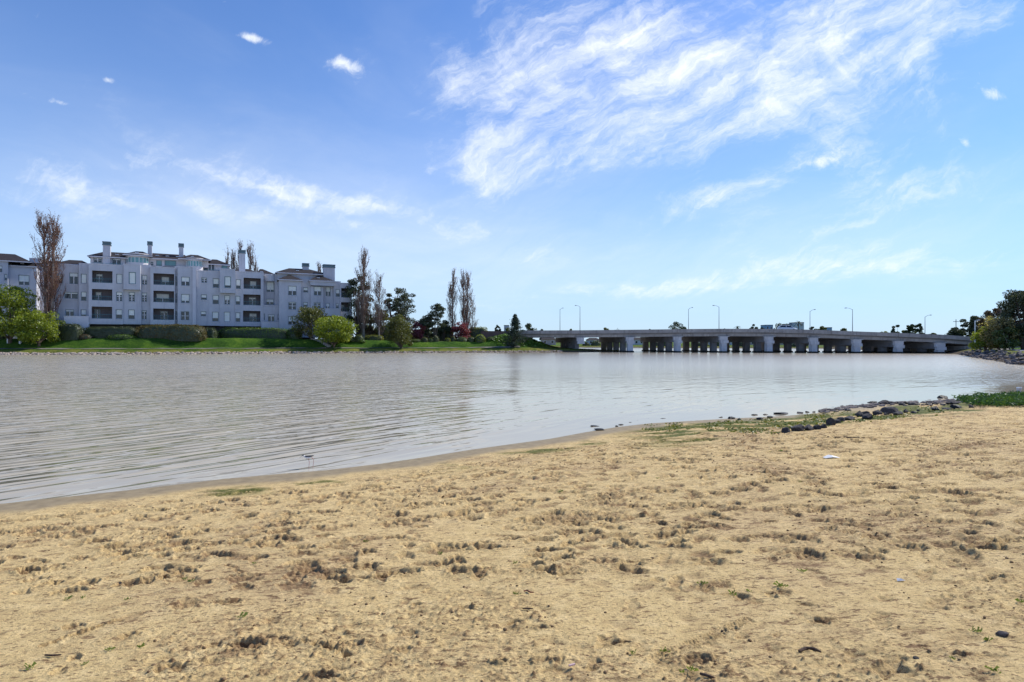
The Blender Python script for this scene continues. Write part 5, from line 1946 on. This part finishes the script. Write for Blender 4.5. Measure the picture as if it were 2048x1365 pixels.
# pale riprap edge of the far bank
rng = np.random.RandomState(17)
base_ico = rock_mesh(3)
bv = np.array([tuple(v.co) for v in base_ico.vertices])
bf = np.array([tuple(p.vertices) for p in base_ico.polygons])
V_, F_ = [], []
n = 0
for i in range(1700):
    x = rng.uniform(-135, 12)
    s_ = rng.uniform(-.15, 1.15)
    y = float(bank_shore(x)) + s_
    sz = rng.uniform(.16, .36) * (1.0 if x < -40 else .7)
    a_ = rng.uniform(0, 6.28)
    c, s2 = math.cos(a_), math.sin(a_)
    q = bv * np.array([sz * 1.3, sz, sz * .9])
    q = np.stack([q[:, 0] * c - q[:, 1] * s2, q[:, 0] * s2 + q[:, 1] * c, q[:, 2]], 1) + np.array([x, y, float(bank_z(x, y)) + .02])
    V_.append(q)
    F_.append(bf + n)
    n += len(bv)
tag(np_mesh('riprap', np.concatenate(V_), np.concatenate(F_), M['rock_pale']), 'pale broken stones along the waterline of the far bank', 'riprap', kind='stuff')

# ------------------------------------------------------------------ stairs on the far lawn
P = bank_hit(28, 688)
st = tag(empty('stairway', tuple(P)), 'garden stairway between two white rail posts at the left edge', 'stairs')
for i in range(6):
    m = MB()
    m.box(-.95, .95, .2 + i * .42, .2 + (i + 1) * .42 + .1, -.2, .12 + i * .19)
    m.build('step', M['soil'], st)
for sx in (-1.25, 1.25):
    m = MB()
    m.box(sx - .16, sx + .16, -.1, .22, -.2, 1.75)
    m.build('rail_post', M['metal_white'], st)
    m = MB()
    m.tube([(sx, 0, 1.5), (sx, 2.7, 2.6)], [.06, .06], 6)
    m.build('handrail', M['metal_white'], st)
P0 = bank_hit(663, 693.5)
P1 = bank_at(628, 139.5)
st = tag(empty('stairway', tuple(P0)), 'concrete stairway with two sloping grey metal handrails on the lawn', 'stairs')
dv = P1 - P0
for i in range(10):
    a_, b_ = dv * (i / 10), dv * ((i + 1.12) / 10)
    sidev = Vector((dv.y, -dv.x, 0)).normalized() * -.85
    m = MB()
    z = float(bank_z(P0.x + dv.x * (i + .5) / 10, P0.y + dv.y * (i + .5) / 10)) - P0.z + .14
    m.prism([(a_.x, a_.y), (b_.x, b_.y), (b_.x + sidev.x, b_.y + sidev.y), (a_.x + sidev.x, a_.y + sidev.y)], z - .4, z)
    m.build('step', M['concrete'], st)
for off in (0, 1):
    o = Vector((dv.y, -dv.x, 0)).normalized() * (-.85 * off - (.05 if off else -.05))
    m = MB()
    for hh in (1.05, .55):
        pts = []
        for i in range(6):
            q = dv * (i / 5) + o
            z = float(bank_z(P0.x + q.x, P0.y + q.y)) - P0.z + .14 + hh
            pts.append((q.x, q.y, z))
        m.tube(pts, [.03] * 6, 6)
    for i in range(9):
        q = dv * (i / 8) + o
        z = float(bank_z(P0.x + q.x, P0.y + q.y)) - P0.z
        m.tube([(q.x, q.y, z - .2), (q.x, q.y, z + 1.18)], [.02, .02], 5)
    m.build('handrail', M['metal_grey'], st)

# ------------------------------------------------------------------ far background
def house(px0, px1, ytop, d, zb, label, mat, roof='shingle', depth=9, flat=False, floors=1, name='house', cat='house', group=None, nwin=None):
    x0, x1 = (px0 - CX) / F * d, (px1 - CX) / F * d
    z1 = H + (CY - ytop) * d / F
    cx_ = (x0 + x1) / 2
    root = tag(empty(name, (cx_, d, zb)), label, cat, group)
    w_ = (x1 - x0) / 2
    h = z1 - zb
    m = MB()
    hw = h if flat else h * .68
    m.box(-w_, w_, 0, depth, -1, hw)
    m.build('wall', M[mat], root)
    m = MB()
    if flat:
        m.box(-w_ - .1, w_ + .1, -.1, depth + .1, hw + .003, hw + .35)
    else:
        e = .5
        m.add([(-w_ - e, -e, hw), (w_ + e, -e, hw), (w_ + e, depth + e, hw), (-w_ - e, depth + e, hw), (-w_ * .6, depth / 2, h), (w_ * .6, depth / 2, h)],
              [(0, 1, 5, 4), (1, 2, 5), (2, 3, 4, 5), (3, 0, 4), (3, 2, 1, 0)])
    m.build('roof', M[roof], root)
    nw = nwin or max(2, int(w_ * 2 / 3.2))
    for fl in range(floors):
        for i in range(nw):
            u = -w_ + (i + .5) * 2 * w_ / nw
            z0 = hw * (fl + .32) / floors
            z2 = hw * (fl + .80) / floors
            m = MB()
            ww = min(.7, w_ / nw * .55)
            ww *= .8
            m.box(u - ww, u + ww, -.06, .02, z0, z2)
            wi = m.build('window', M['white_frame'], root)
            m = MB()
            m.box(u - ww + .1, u + ww - .1, -.075, -.062, z0 + .1, z2 - .1)
            m.build('pane', M['glass_dark'], wi)
    return root


HGp = 'houses on the far shore'
houses = [(1083, 1112, 674, 258, 'house_pink', 'pink grey long house seen under the left end of the bridge'),
          (1176, 1200, 676, 262, 'house_grey', 'grey house seen between the first two piers'),
          (1268, 1288, 675, 258, 'house_grey', 'pale house seen just right of the second pier'),
          (1392, 1412, 679, 250, 'house_tan', 'tan house seen between piers under the far round tree'),
          (1417, 1434, 680, 250, 'house_grey', 'small blue grey house left of the middle pier'),
          (1458, 1490, 680, 248, 'house_grey', 'wide blue grey house right of the middle pier'),
          (1500, 1522, 679, 246, 'house_pink', 'white pink house seen left of the pier below the car'),
          (1560, 1590, 680, 240, 'house_tan', 'brownish house seen behind the columns below the car'),
          (1640, 1668, 683, 232, 'house_pink', 'low pinkish house seen between columns right of the car'),
          (1755, 1768, 683, 222, 'house_grey', 'small pale house seen near the right end under the bridge'),
          (1826, 1846, 684, 205, 'house_pink', 'small brown pink house seen under the right end of the bridge')]
for px0, px1, yt, d, mt, lb in houses:
    house(px0, px1, yt, d, 0.9, lb, mt, depth=7, group=HGp)
FB_ = 'buildings on the skyline beyond the bridge'
house(1008, 1018, 652, 330, 1.5, 'grey block left of the dark conifer on the skyline', 'house_grey', flat=True, floors=3, name='office_block', cat='building', group=FB_)
house(1532, 1546, 651, 420, 1.5, 'blue glass block left of the white car on the skyline', 'house_blue', flat=True, floors=3, name='office_block', cat='building', group=FB_)
house(1576, 1592, 649, 400, 1.5, 'pale grey block right behind the white car', 'house_grey', flat=True, floors=4, name='office_block', cat='building', group=FB_)
house(1591, 1608, 646, 395, 1.5, 'tallest grey block on the skyline right of the white car', 'house_grey', flat=True, floors=4, name='office_block', cat='building', group=FB_)
house(1655, 1664, 656, 420, 1.5, 'small blue block on the skyline right of the green tree', 'house_blue', flat=True, floors=2, name='office_block', cat='building', group=FB_)
house(2018, 2062, 664, 124, 1.6, 'pinkish house partly hidden under the large right pine', 'house_pink', depth=9, nwin=4)
# low brick wall along the bridge approach
P = bank_at(1000, 158)
m = MB()
m.box(-4.4, 5.6, 0, .4, -3.0, 0.0)
m.box(-4.5, 5.7, -.05, .45, .003, .12)
tag(m.build('approach_wall', M['brick_wall'], loc=(P.x - 0.5, 157.0, H + (CY - 663.5) * 157 / F)), 'long low brownish wall beside the bridge approach behind the ivy', 'wall')

far_trees = [(995, 330, 647, 14, 'leaf_dark', 'small dark tree above the approach wall'), (1015, 320, 654, 12, 'leaf_hedge_lit', 'small round olive tree above the approach wall'),
             (1058, 300, 647, 36, 'leaf_dark', 'broad dark tree right of the pointed conifer'), (1083, 300, 657, 12, 'leaf_dark', 'tiny dark tree left of the first bridge lamp'),
             (1142, 300, 656, 12, 'leaf_olive', 'tiny olive tree between the first two bridge lamps'), (1209, 300, 654, 24, 'leaf_olive', 'yellowish sparse tree above the second pier'),
             (1300, 330, 657, 8, 'leaf_dark', 'tiny dark tree top on the skyline left of the round tree'),
             (1357, 300, 643, 38, 'leaf_dark', 'large round dark tree on the skyline'), (1449, 330, 656, 16, 'leaf_olive', 'low green tree top just right of the middle lamp'),
             (1508, 310, 647, 26, 'leaf_dark', 'dark dome tree left of the blue block'), (1524, 310, 653, 18, 'leaf_dark', 'low brown green tree beside the dark dome tree'),
             (1563, 320, 645, 40, 'leaf_dark', 'wide spiky dark tree behind the white car'), (1628, 320, 651, 22, 'leaf_dark', 'dark round tree right of the tallest skyline block'),
             (1645, 320, 652, 24, 'leaf_olive', 'green round tree beside the dark round tree'), (1687, 320, 656, 26, 'leaf_olive', 'low wide green tree left of the tall right lamp'),
             (1766, 320, 662, 24, 'leaf_hedge_lit', 'pale yellow green low trees left of the dark pair'), (1793, 300, 648, 20, 'leaf_dark', 'dark narrow tree, left one of the dark trio'),
             (1820, 300, 644, 20, 'leaf_dark', 'dark tree in the middle of the dark trio'), (1838, 305, 645, 22, 'leaf_dark', 'dark tree beside the last bridge lamp'),
             (1808, 310, 660, 16, 'leaf_olive', 'low olive tree between the dark trees'), (1870, 310, 666, 30, 'leaf_olive', 'low hazy tree line right of the last lamp')]
for i, (px, d, yt, wpx, mt, lb) in enumerate(far_trees):
    x = (px - CX) / F * d
    P = Vector((x, d, 1.2))
    h = hgt(P, yt)
    broadleaf(P, h, wpx * d / F, lb, mt, 60 + i, .15, 20, 90, .62, group='trees on the skyline beyond the bridge', thick=.025)
P = Vector(((1231 - CX) / F * 300, 300, 1.2))
bare_tree(P, hgt(P, 648), 4.0, 'bare round tree on the skyline above the second pier', 7)
P = Vector(((1475 - CX) / F * 330, 330, 1.4))
palm(P, hgt(P, 655), 'thin palm on the skyline right of the middle lamp', 1, 2.8)
P = Vector(((1597 - CX) / F * 360, 360, 1.4))
palm(P, hgt(P, 645), 'dark palm in front of the tallest skyline block', 2, 3.4)
# shore bushes under the bridge
ORD2 = 'first second third fourth fifth sixth seventh eighth ninth tenth eleventh twelfth thirteenth fourteenth fifteenth sixteenth'.split()
rng = random.Random(31)
for i, px in enumerate([1172, 1192, 1215, 1310, 1330, 1405, 1440, 1488, 1535, 1600, 1668, 1690, 1730, 1775, 1815, 1850]):
    a = (px - CX) / F
    d = 236.0 if px < 1500 else 224.0 if px < 1700 else 208
    x = a * d
    y = float(far_shore(np.array([x]))[0]) + 9
    x = a * y
    shrub(Vector((x, y, .8)), rng.uniform(3, 6), 3.0, rng.uniform(1.2, 2.4), 'low green bush on the far shore under the bridge, %s from the left' % ORD2[i], 'leaf_shrub' if i % 3 else 'leaf_dark', 200 + i, 2.2, name='shore_bush', group='bushes on the far shore', leaf=.4, n=260)
# poles
for px, d, y0, y1, r, mt, lb, arm in [(1912, 190, 639, 668, .09, 'wood_dark', 'wooden utility pole on the skyline near the right end of the bridge', True), (1950, 126, 642, 680, .10, 'metal_white', 'pale slender pole standing at the right end of the bridge', False)]:
    x = (px - CX) / F * d
    zt_ = H + (CY - y0) * d / F
    zb = 1.0 if arm else float(rbank_z(x, d)) - .1
    root = tag(empty('utility_pole' if arm else 'lamp_pole', (x, d, zb)), lb, 'pole')
    m = MB()
    m.tube([(0, 0, 0), (0, 0, zt_ - zb)], [r * 1.2, r], 8)
    m.build('pole', M[mt], root)
    m = MB()
    if arm:
        m.box(-.9, .9, -.06, .06, zt_ - zb - .8, zt_ - zb - .66)
    else:
        m.tube([(0, 0, zt_ - zb), (.1, -.3, zt_ - zb + .1), (.2, -.9, zt_ - zb + .12)], [.06, .06, .1], 6)
    m.build('crossarm' if arm else 'lamp_head', M[mt], root)

# ------------------------------------------------------------------ stones on the beach
OZ = {5: (1540, 780, 6.4), 9: (1840, 760, 9.846), 2: (1100, 800, 3.413)}
ORD = 'first second third fourth fifth sixth seventh eighth ninth tenth eleventh twelfth thirteenth fourteenth fifteenth sixteenth seventeenth eighteenth nineteenth'.split()
ORD += ['twentieth'] + ['twenty-' + q for q in ORD[:9]] + ['thirtieth'] + ['thirty-' + q for q in ORD[:9]]


def stones(k, lst, kind, label, group, ordinal=False, sc=1.0, base=0):
    ox, oy, s_ = OZ[k]
    lst = sorted(lst)
    for i, (zx, zy, w_, h_) in enumerate(lst):
        px, py = ox + zx / s_, oy + (zy + h_ / 2) / s_
        P = beach_hit(px, py)
        m = P.y / F
        lb = label.format(ORD[i]) if ordinal else label
        place_rock(P, w_ / s_ * m * sc, max(h_ / s_ * m * 1.12, .05), kind if not isinstance(kind, list) else kind[i % len(kind)], base + i * 3 + 1, lb, group)


stones(5, [(195, 512, 105, 75), (335, 483, 165, 85), (500, 478, 150, 75), (610, 475, 95, 65), (690, 460, 95, 60), (775, 405, 115, 95), (870, 400, 78, 50), (905, 375, 95, 60),
           (1020, 362, 140, 55), (1145, 305, 125, 78), (1230, 295, 95, 50), (1255, 335, 150, 82), (1375, 290, 125, 58), (1490, 305, 75, 35), (1525, 256, 210, 88), (1640, 298, 115, 50),
           (1740, 268, 78, 50), (1835, 285, 65, 30), (1895, 262, 50, 30)], 'rock_dark', 'dark boulder in the row on the sand, {} from the left', 'boulders in a row on the sand', True)
WG = 'dark stones along the waterline'
stones(5, [(1310, 162, 115, 40), (1440, 158, 120, 52), (1500, 152, 62, 42), (1560, 165, 95, 36), (1640, 165, 52, 30), (1690, 180, 92, 36), (1750, 165, 80, 36), (1810, 180, 82, 36),
           (1880, 182, 70, 30), (1000, 258, 72, 30), (930, 212, 92, 24), (640, 270, 62, 20), (50, 275, 36, 26), (380, 290, 90, 20), (575, 222, 38, 13), (400, 265, 80, 16), (480, 280, 52, 20),
           (563, 278, 42, 16), (690, 297, 36, 18), (860, 235, 60, 22), (760, 246, 60, 20), (1110, 200, 60, 22), (1190, 186, 40, 18), (1060, 215, 50, 22), (820, 262, 50, 18)],
       ['rock_wet', 'rock_dark'], 'dark stone at the water edge behind the boulder row, {} from the left', WG, True, base=50)
stones(2, [(305, 182, 62, 20), (432, 162, 13, 15), (455, 178, 22, 13), (487, 170, 36, 13), (552, 157, 26, 13), (600, 145, 46, 16), (645, 140, 20, 13), (675, 136, 36, 19), (765, 133, 82, 19),
           (872, 116, 22, 11), (915, 130, 32, 11), (995, 125, 46, 13), (1053, 127, 32, 9), (1165, 120, 32, 13), (1240, 122, 46, 17), (1290, 130, 32, 15), (1305, 93, 32, 13), (1400, 103, 42, 15),
           (1435, 127, 46, 19), (1470, 100, 36, 13), (1500, 116, 42, 15), (335, 200, 70, 16)],
       ['rock_wet'], 'small dark stone in the shallows mid beach, {} from the left', 'small stones in the shallows', True, base=90)
stones(9, [(655, 432, 225, 92), (860, 362, 155, 72), (970, 347, 135, 75), (1150, 328, 95, 55), (300, 558, 190, 92), (150, 472, 112, 46), (300, 462, 112, 42), (450, 482, 112, 42), (720, 522, 200, 72),
           (1010, 517, 122, 66), (540, 562, 190, 36), (560, 455, 80, 40), (760, 400, 90, 50), (60, 490, 80, 30), (220, 490, 70, 30), (640, 500, 80, 30)],
       ['rock_dark', 'rock_wet', 'rock_mix'], 'grey stone heaped beside the green ground cover, {} from the left', 'stones beside the ground cover', True, base=140)
stones(9, [(430, 345, 185, 88)], 'rock_wet', 'pointed dark boulder standing alone in the water', 'boulder in the water', base=3)
stones(5, [(160, 298, 195, 30)], 'rock_wet', 'long flat black slab lying in the shallows', 'boulder in the water', base=4)
# pebble spread at the point
rng = np.random.RandomState(23)
V_, F_, n = [], [], 0
for i in range(420):
    px = rng.uniform(1640, 1940)
    py = np.interp(px, [1640, 1700, 1760, 1860, 1940], [823, 816, 808, 805, 806]) + rng.normal(0, 3.2) - 1.5
    a_, b_ = ray(px, py)
    Yv = (0.02 - H) / b_
    x, y = a_ * Yv, Yv
    sz = rng.uniform(.025, .085)
    z = float(beach_base(np.array([x]), np.array([y]))[0])
    q = bv * np.array([sz * 1.4, sz, sz]) + np.array([x, y, z + sz * .3])
    V_.append(q)
    F_.append(bf + n)
    n += len(bv)
tag(np_mesh('pebbles', np.concatenate(V_), np.concatenate(F_), M['rock_mix']), 'small broken pebbles spread along the stony point', 'pebbles', kind='stuff')

# loose crumbs of damp sand and grit on the beach
rng = np.random.RandomState(29)
ico = bmesh.new()
bmesh.ops.create_icosphere(ico, subdivisions=1, radius=1.0)
cv_ = np.array([tuple(v.co) for v in ico.verts])
cf_ = np.array([[v.index for v in p.verts] for p in ico.faces])
ico.free()
N = 3600
Yc = np.sqrt(rng.uniform(2.0 ** 2, 15.0 ** 2, N))
Xc = rng.uniform(-.95, .95, N) * Yc
keep = (beach_s(Xc, Yc) > 1.6) & (fbm(Xc * 0.42, Yc * 0.55, 4, 3) + rng.normal(0, .25, N) > 0.12)
Xc, Yc = Xc[keep], Yc[keep]
Zc = beach_base(Xc, Yc)
sz = np.abs(rng.normal(0, .0035, len(Xc))) + .003 + .0005 * Yc
jit = 1 + rng.uniform(-.3, .3, (len(Xc), len(cv_), 3))
vv = cv_[None] * jit * (sz[:, None, None] * np.array([1.3, 1.1, .8])) + np.stack([Xc, Yc, Zc + .004], 1)[:, None, :]
ffc = (cf_[None] + (np.arange(len(Xc)) * len(cv_))[:, None, None]).reshape(-1, 3)
tag(np_mesh('sand_crumbs', vv.reshape(-1, 3), ffc, M['sand_crumb']), 'loose dark crumbs of damp sand scattered over the beach', 'sand', kind='stuff')

# ------------------------------------------------------------------ ground cover and the pale post on the right
rng = np.random.RandomState(37)
px = rng.uniform(1926, 2150, 1500)
lo = np.interp(px, [1926, 1950, 1975, 2048, 2150], [804, 811, 814, 814.5, 814])
hi = np.interp(px, [1926, 1960, 2048, 2150], [803, 799, 794, 792])
pts = beach_hits(px, rng.uniform(hi, lo))
pts = np.repeat(np.array(pts), 6, 0) + np.concatenate([rng.normal(0, .16, (9000, 2)), np.zeros((9000, 1))], 1)
hmap = .10 + .16 * (1 + perlin(pts[:, 0] * .9, pts[:, 1] * .9, 4))
pts[:, 2] = beach_base(pts[:, 0], pts[:, 1]) + hmap * rng.uniform(.15, 1.0, len(pts))
v, f = leaf_mesh(pts, .13, rng, np.array([0, 0, .3]), 1.0, .5)
tag(np_mesh('ice_plant', v, f, M['leaf_succulent']), 'thick dark green succulent ground cover at the right edge of the beach', 'ground cover', kind='stuff')
P = beach_hit(2038, 792)
root = tag(empty('post', (P.x, P.y, P.z - .05)), 'short pale round post behind the green ground cover', 'post')
m = MB()
m.tube([(0, 0, -.1), (0, 0, .42)], [.10, .10], 12)
m.build('shaft', M['concrete_light'], root)
m = MB()
m.tube([(0, 0, .422), (0, 0, .47)], [.115, .10], 12)
m.build('cap', M['metal_white'], root)

# algae tufts on the flat strip
rng = np.random.RandomState(41)
px, py = rng.uniform(1270, 1880, 15000), rng.uniform(812, 868, 15000)
ok = (py < np.interp(px, [1270, 1560, 1700, 1880], [862, 868, 846, 832])) & (py > np.interp(px, [1270, 1500, 1700, 1880], [851, 840, 824, 812]))
ok &= perlin(px * .02, py * .12, 9) > -0.12 + 0.25 * rng.uniform(size=15000)
pts = beach_hits(px[ok], py[ok])[:, :2]
pts = pts + rng.normal(0, 1, pts.shape) * np.array([.06, .12])
pz = beach_base(pts[:, 0], pts[:, 1]) + rng.uniform(.0, .025, len(pts))
v, f = leaf_mesh(np.column_stack([pts, pz]), .075, rng, np.array([0, 0, 1.6]), .7)
tag(np_mesh('algae', v, f, M['leaf_algae']), 'green and yellow algae matted over the wet sand behind the boulders', 'algae', kind='stuff')

# ------------------------------------------------------------------ seedlings, sticks and litter on the sand
spr = []
for s_ in range(3):
    rng = random.Random(70 + s_)
    m = MB()
    for i in range(16):
        az, L = rng.uniform(0, 6.283), rng.uniform(.03, .075)
        d = Vector((math.cos(az), math.sin(az), 0)) * L
        c = Vector((rng.uniform(-.05, .05), rng.uniform(-.03, .03), 0))
        sdv = Vector((-d.y, d.x, 0)).normalized() * .004
        m.quad(tuple(c - sdv * .5), tuple(c + sdv * .5), tuple(c + d * .6 + sdv + Vector((0, 0, L * .8))), tuple(c + d + Vector((0, 0, L * .55))))
    spr.append(m.mesh('foliage', M['leaf_sprout']))
for i, (px, py) in enumerate([(481, 1236), (170, 1330), (60, 1338), (510, 1128), (370, 1160), (380, 1165), (135, 1200), (165, 1197), (255, 1200), (280, 1295), (220, 1302), (1030, 1128), (1035, 1190),
                              (1315, 958), (1180, 975), (1120, 985), (1265, 1308), (1330, 1305), (1362, 1345), (1385, 1343), (1405, 1170), (1500, 1185), (1560, 1175), (1465, 1190), (1950, 1265), (1975, 1282), (1990, 1345),
                              (2040, 1205), (1905, 1320), (730, 1085), (880, 1110), (1600, 965), (1540, 905), (1560, 903), (1605, 1145)]):
    P = beach_hit(px, py)
    o = link('seedling', spr[i % 3], None, tuple(P + Vector((0, 0, .004))))
    k = (0.18 + .28 * random.Random(i).random()) * (1 + P.y * .05)
    o.scale = (k, k, k)
    o.rotation_euler = (0, 0, i * 1.3)
    tag(o, 'tiny green seedling tuft sprouting from the sand', 'seedling', 'seedlings scattered over the sand')


def strand(name, pxs, r, mat, label, cat, lift=.012):
    P = [beach_hit(*p) for p in pxs]
    c = P[0]
    m = MB()
    m.tube([tuple(p - c + Vector((0, 0, lift))) for p in P], [r * .8] + [r] * (len(P) - 2) + [r * .6], 6)
    return tag(m.build(name, M[mat], loc=tuple(c)), label, cat)


strand('stick', [(1048, 1186), (1054, 1184), (1061, 1188), (1068, 1188)], .006, 'stick_red', 'small curved red brown twig on the open sand', 'stick')
strand('stick', [(1045, 1221), (1055, 1220.5), (1066, 1221)], .005, 'stick', 'short straight twig just below the red one', 'stick')
strand('stick', [(1598, 1307), (1612, 1301), (1628, 1302), (1641, 1308)], .009, 'stick', 'bent dark stick near the lower right of the sand', 'stick')
strand('stick', [(1655, 875), (1690, 876.5), (1730, 876)], .014, 'stick', 'long thin dark stick below the boulder row', 'stick')
strand('stick', [(1400, 1352), (1412, 1355), (1428, 1360)], .008, 'stick', 'small dark stick at the bottom of the sand', 'stick')
strand('stick', [(90, 1314), (105, 1315), (122, 1313.5)], .007, 'stick', 'thin dark stick at the lower left of the sand', 'stick')
P = beach_hit(1663, 917)
m = MB()
m.add([(-.13, -.05, .01), (.0, -.07, .035), (.14, -.03, .012), (.12, .06, .02), (-.02, .07, .05), (-.14, .03, .015), (0, 0, .055)], [(0, 1, 6), (1, 2, 6), (2, 3, 6), (3, 4, 6), (4, 5, 6), (5, 0, 6), (5, 4, 3, 2, 1, 0)])
tag(m.build('litter_scrap', M['litter_white'], loc=tuple(P)), 'flat white scrap of litter on the sand below the boulders', 'litter')
P = beach_hit(1144, 1336)
m = MB()
m.tube([(-.017, 0, .012), (.017, .012, .014)], [.006, .006], 8)
tag(m.build('litter_scrap', M['litter_pink'], loc=tuple(P)), 'tiny pink white litter stub at the bottom of the sand', 'litter')
P = beach_hit(1801, 1163)
m = MB()
m.add([(-.03, -.01, .005), (.03, -.015, .012), (.035, .012, .006), (-.02, .015, .018), (0, 0, .022)], [(0, 1, 4), (1, 2, 4), (2, 3, 4), (3, 0, 4), (3, 2, 1, 0)])
tag(m.build('litter_scrap', M['litter_white'], loc=tuple(P)), 'tiny white scrap of litter on the right part of the sand', 'litter')
for i, (px, py, w_) in enumerate([(1833, 1318, 14), (2005, 1270, 22), (240, 1166, 8), (1445, 1261, 6)]):
    P = beach_hit(px, py)
    place_rock(P, w_ * P.y / F, w_ * .6 * P.y / F, 'rock_dark' if i != 1 else 'rock_mix', i + 5,
               ['small black stone at the lower right of the sand', 'brown stone near the right edge of the sand', 'small dark stone on the left part of the sand', 'tiny dark pebble beside the wheel track'][i], 'loose stones on the sand')

# ------------------------------------------------------------------ the wading bird
Pb = Vector(((615.5 - CX) / F * 12.72, 12.72, 0))
bird = tag(empty('wading_bird', tuple(Pb)), 'black and white long legged wading bird in the shallows facing left', 'bird')
k = 25.0 * 12.72 / F / 1.0                             # body length scale


def ring_loft(m, stations, sides=12, mi_fn=None):
    rings = []
    for (x, z, ry, rz) in stations:
        rings.append([(x * k, ry * k * math.cos(2 * math.pi * j / sides), z * k + rz * k * math.sin(2 * math.pi * j / sides)) for j in range(sides)])
    b = len(m.v)
    m.v += [q for r in rings for q in r]
    for i in range(len(rings) - 1):
        for j in range(sides):
            m.f.append((b + i * sides + j, b + i * sides + (j + 1) % sides, b + (i + 1) * sides + (j + 1) % sides, b + (i + 1) * sides + j))
            m.mi.append(mi_fn(i, (j + .5) / sides) if mi_fn else 0)
    m.f.append(tuple(b + j for j in reversed(range(sides))))
    m.mi.append(0)
    n0 = b + (len(rings) - 1) * sides
    m.f.append(tuple(n0 + j for j in range(sides)))
    m.mi.append(0)


m = MB()
stn = [(.52, 1.03, .012, .010), (.42, 1.00, .045, .035), (.28, .945, .095, .09), (.10, .895, .125, .135), (-.08, .885, .12, .135), (-.20, .92, .085, .10), (-.27, .965, .055, .062),
       (-.31, 1.00, .052, .056), (-.36, 1.03, .068, .066), (-.42, 1.02, .056, .054), (-.47, 1.00, .018, .016)]
ring_loft(m, stn, 14, lambda i, a: 1 if (.08 < a < .42 and (i < 5 or i > 7)) or (i > 6 and a < .5) else 0)
m.build('body', [M['feather_white'], M['feather_black']], bird, True)
for sy in (-1, 1):
    m = MB()
    st2 = [(.50, 1.03, .008, .008), (.30, .99, .02, .04), (.10, .965, .03, .055), (-.08, .955, .025, .045), (-.16, .955, .008, .02)]
    ring_loft(m, st2, 10)
    o = m.build('wing', M['feather_black'], bird, True, (0, sy * .088 * k, 0))
m = MB()
m.tube([(-.45 * k, 0, 1.00 * k), (-.55 * k, 0, .93 * k), (-.66 * k, 0, .86 * k)], [.012 * k, .009 * k, .004 * k], 6)
m.build('bill', M['feather_black'], bird)
for (xh, sy, xk, xf) in ((.06, -.04, .14, .10), (.30, .05, .46, .40)):
    m = MB()
    m.tube([(xh * k, sy * k, .86 * k), (xk * k, sy * k, (.72 if xh > .2 else .48) * k), (xf * k, sy * k, .08 * k), (xf * k, sy * k, -.15 * k)], [.024 * k, .017 * k, .014 * k, .014 * k], 6)
    m.build('leg', M['leg_pink'], bird)
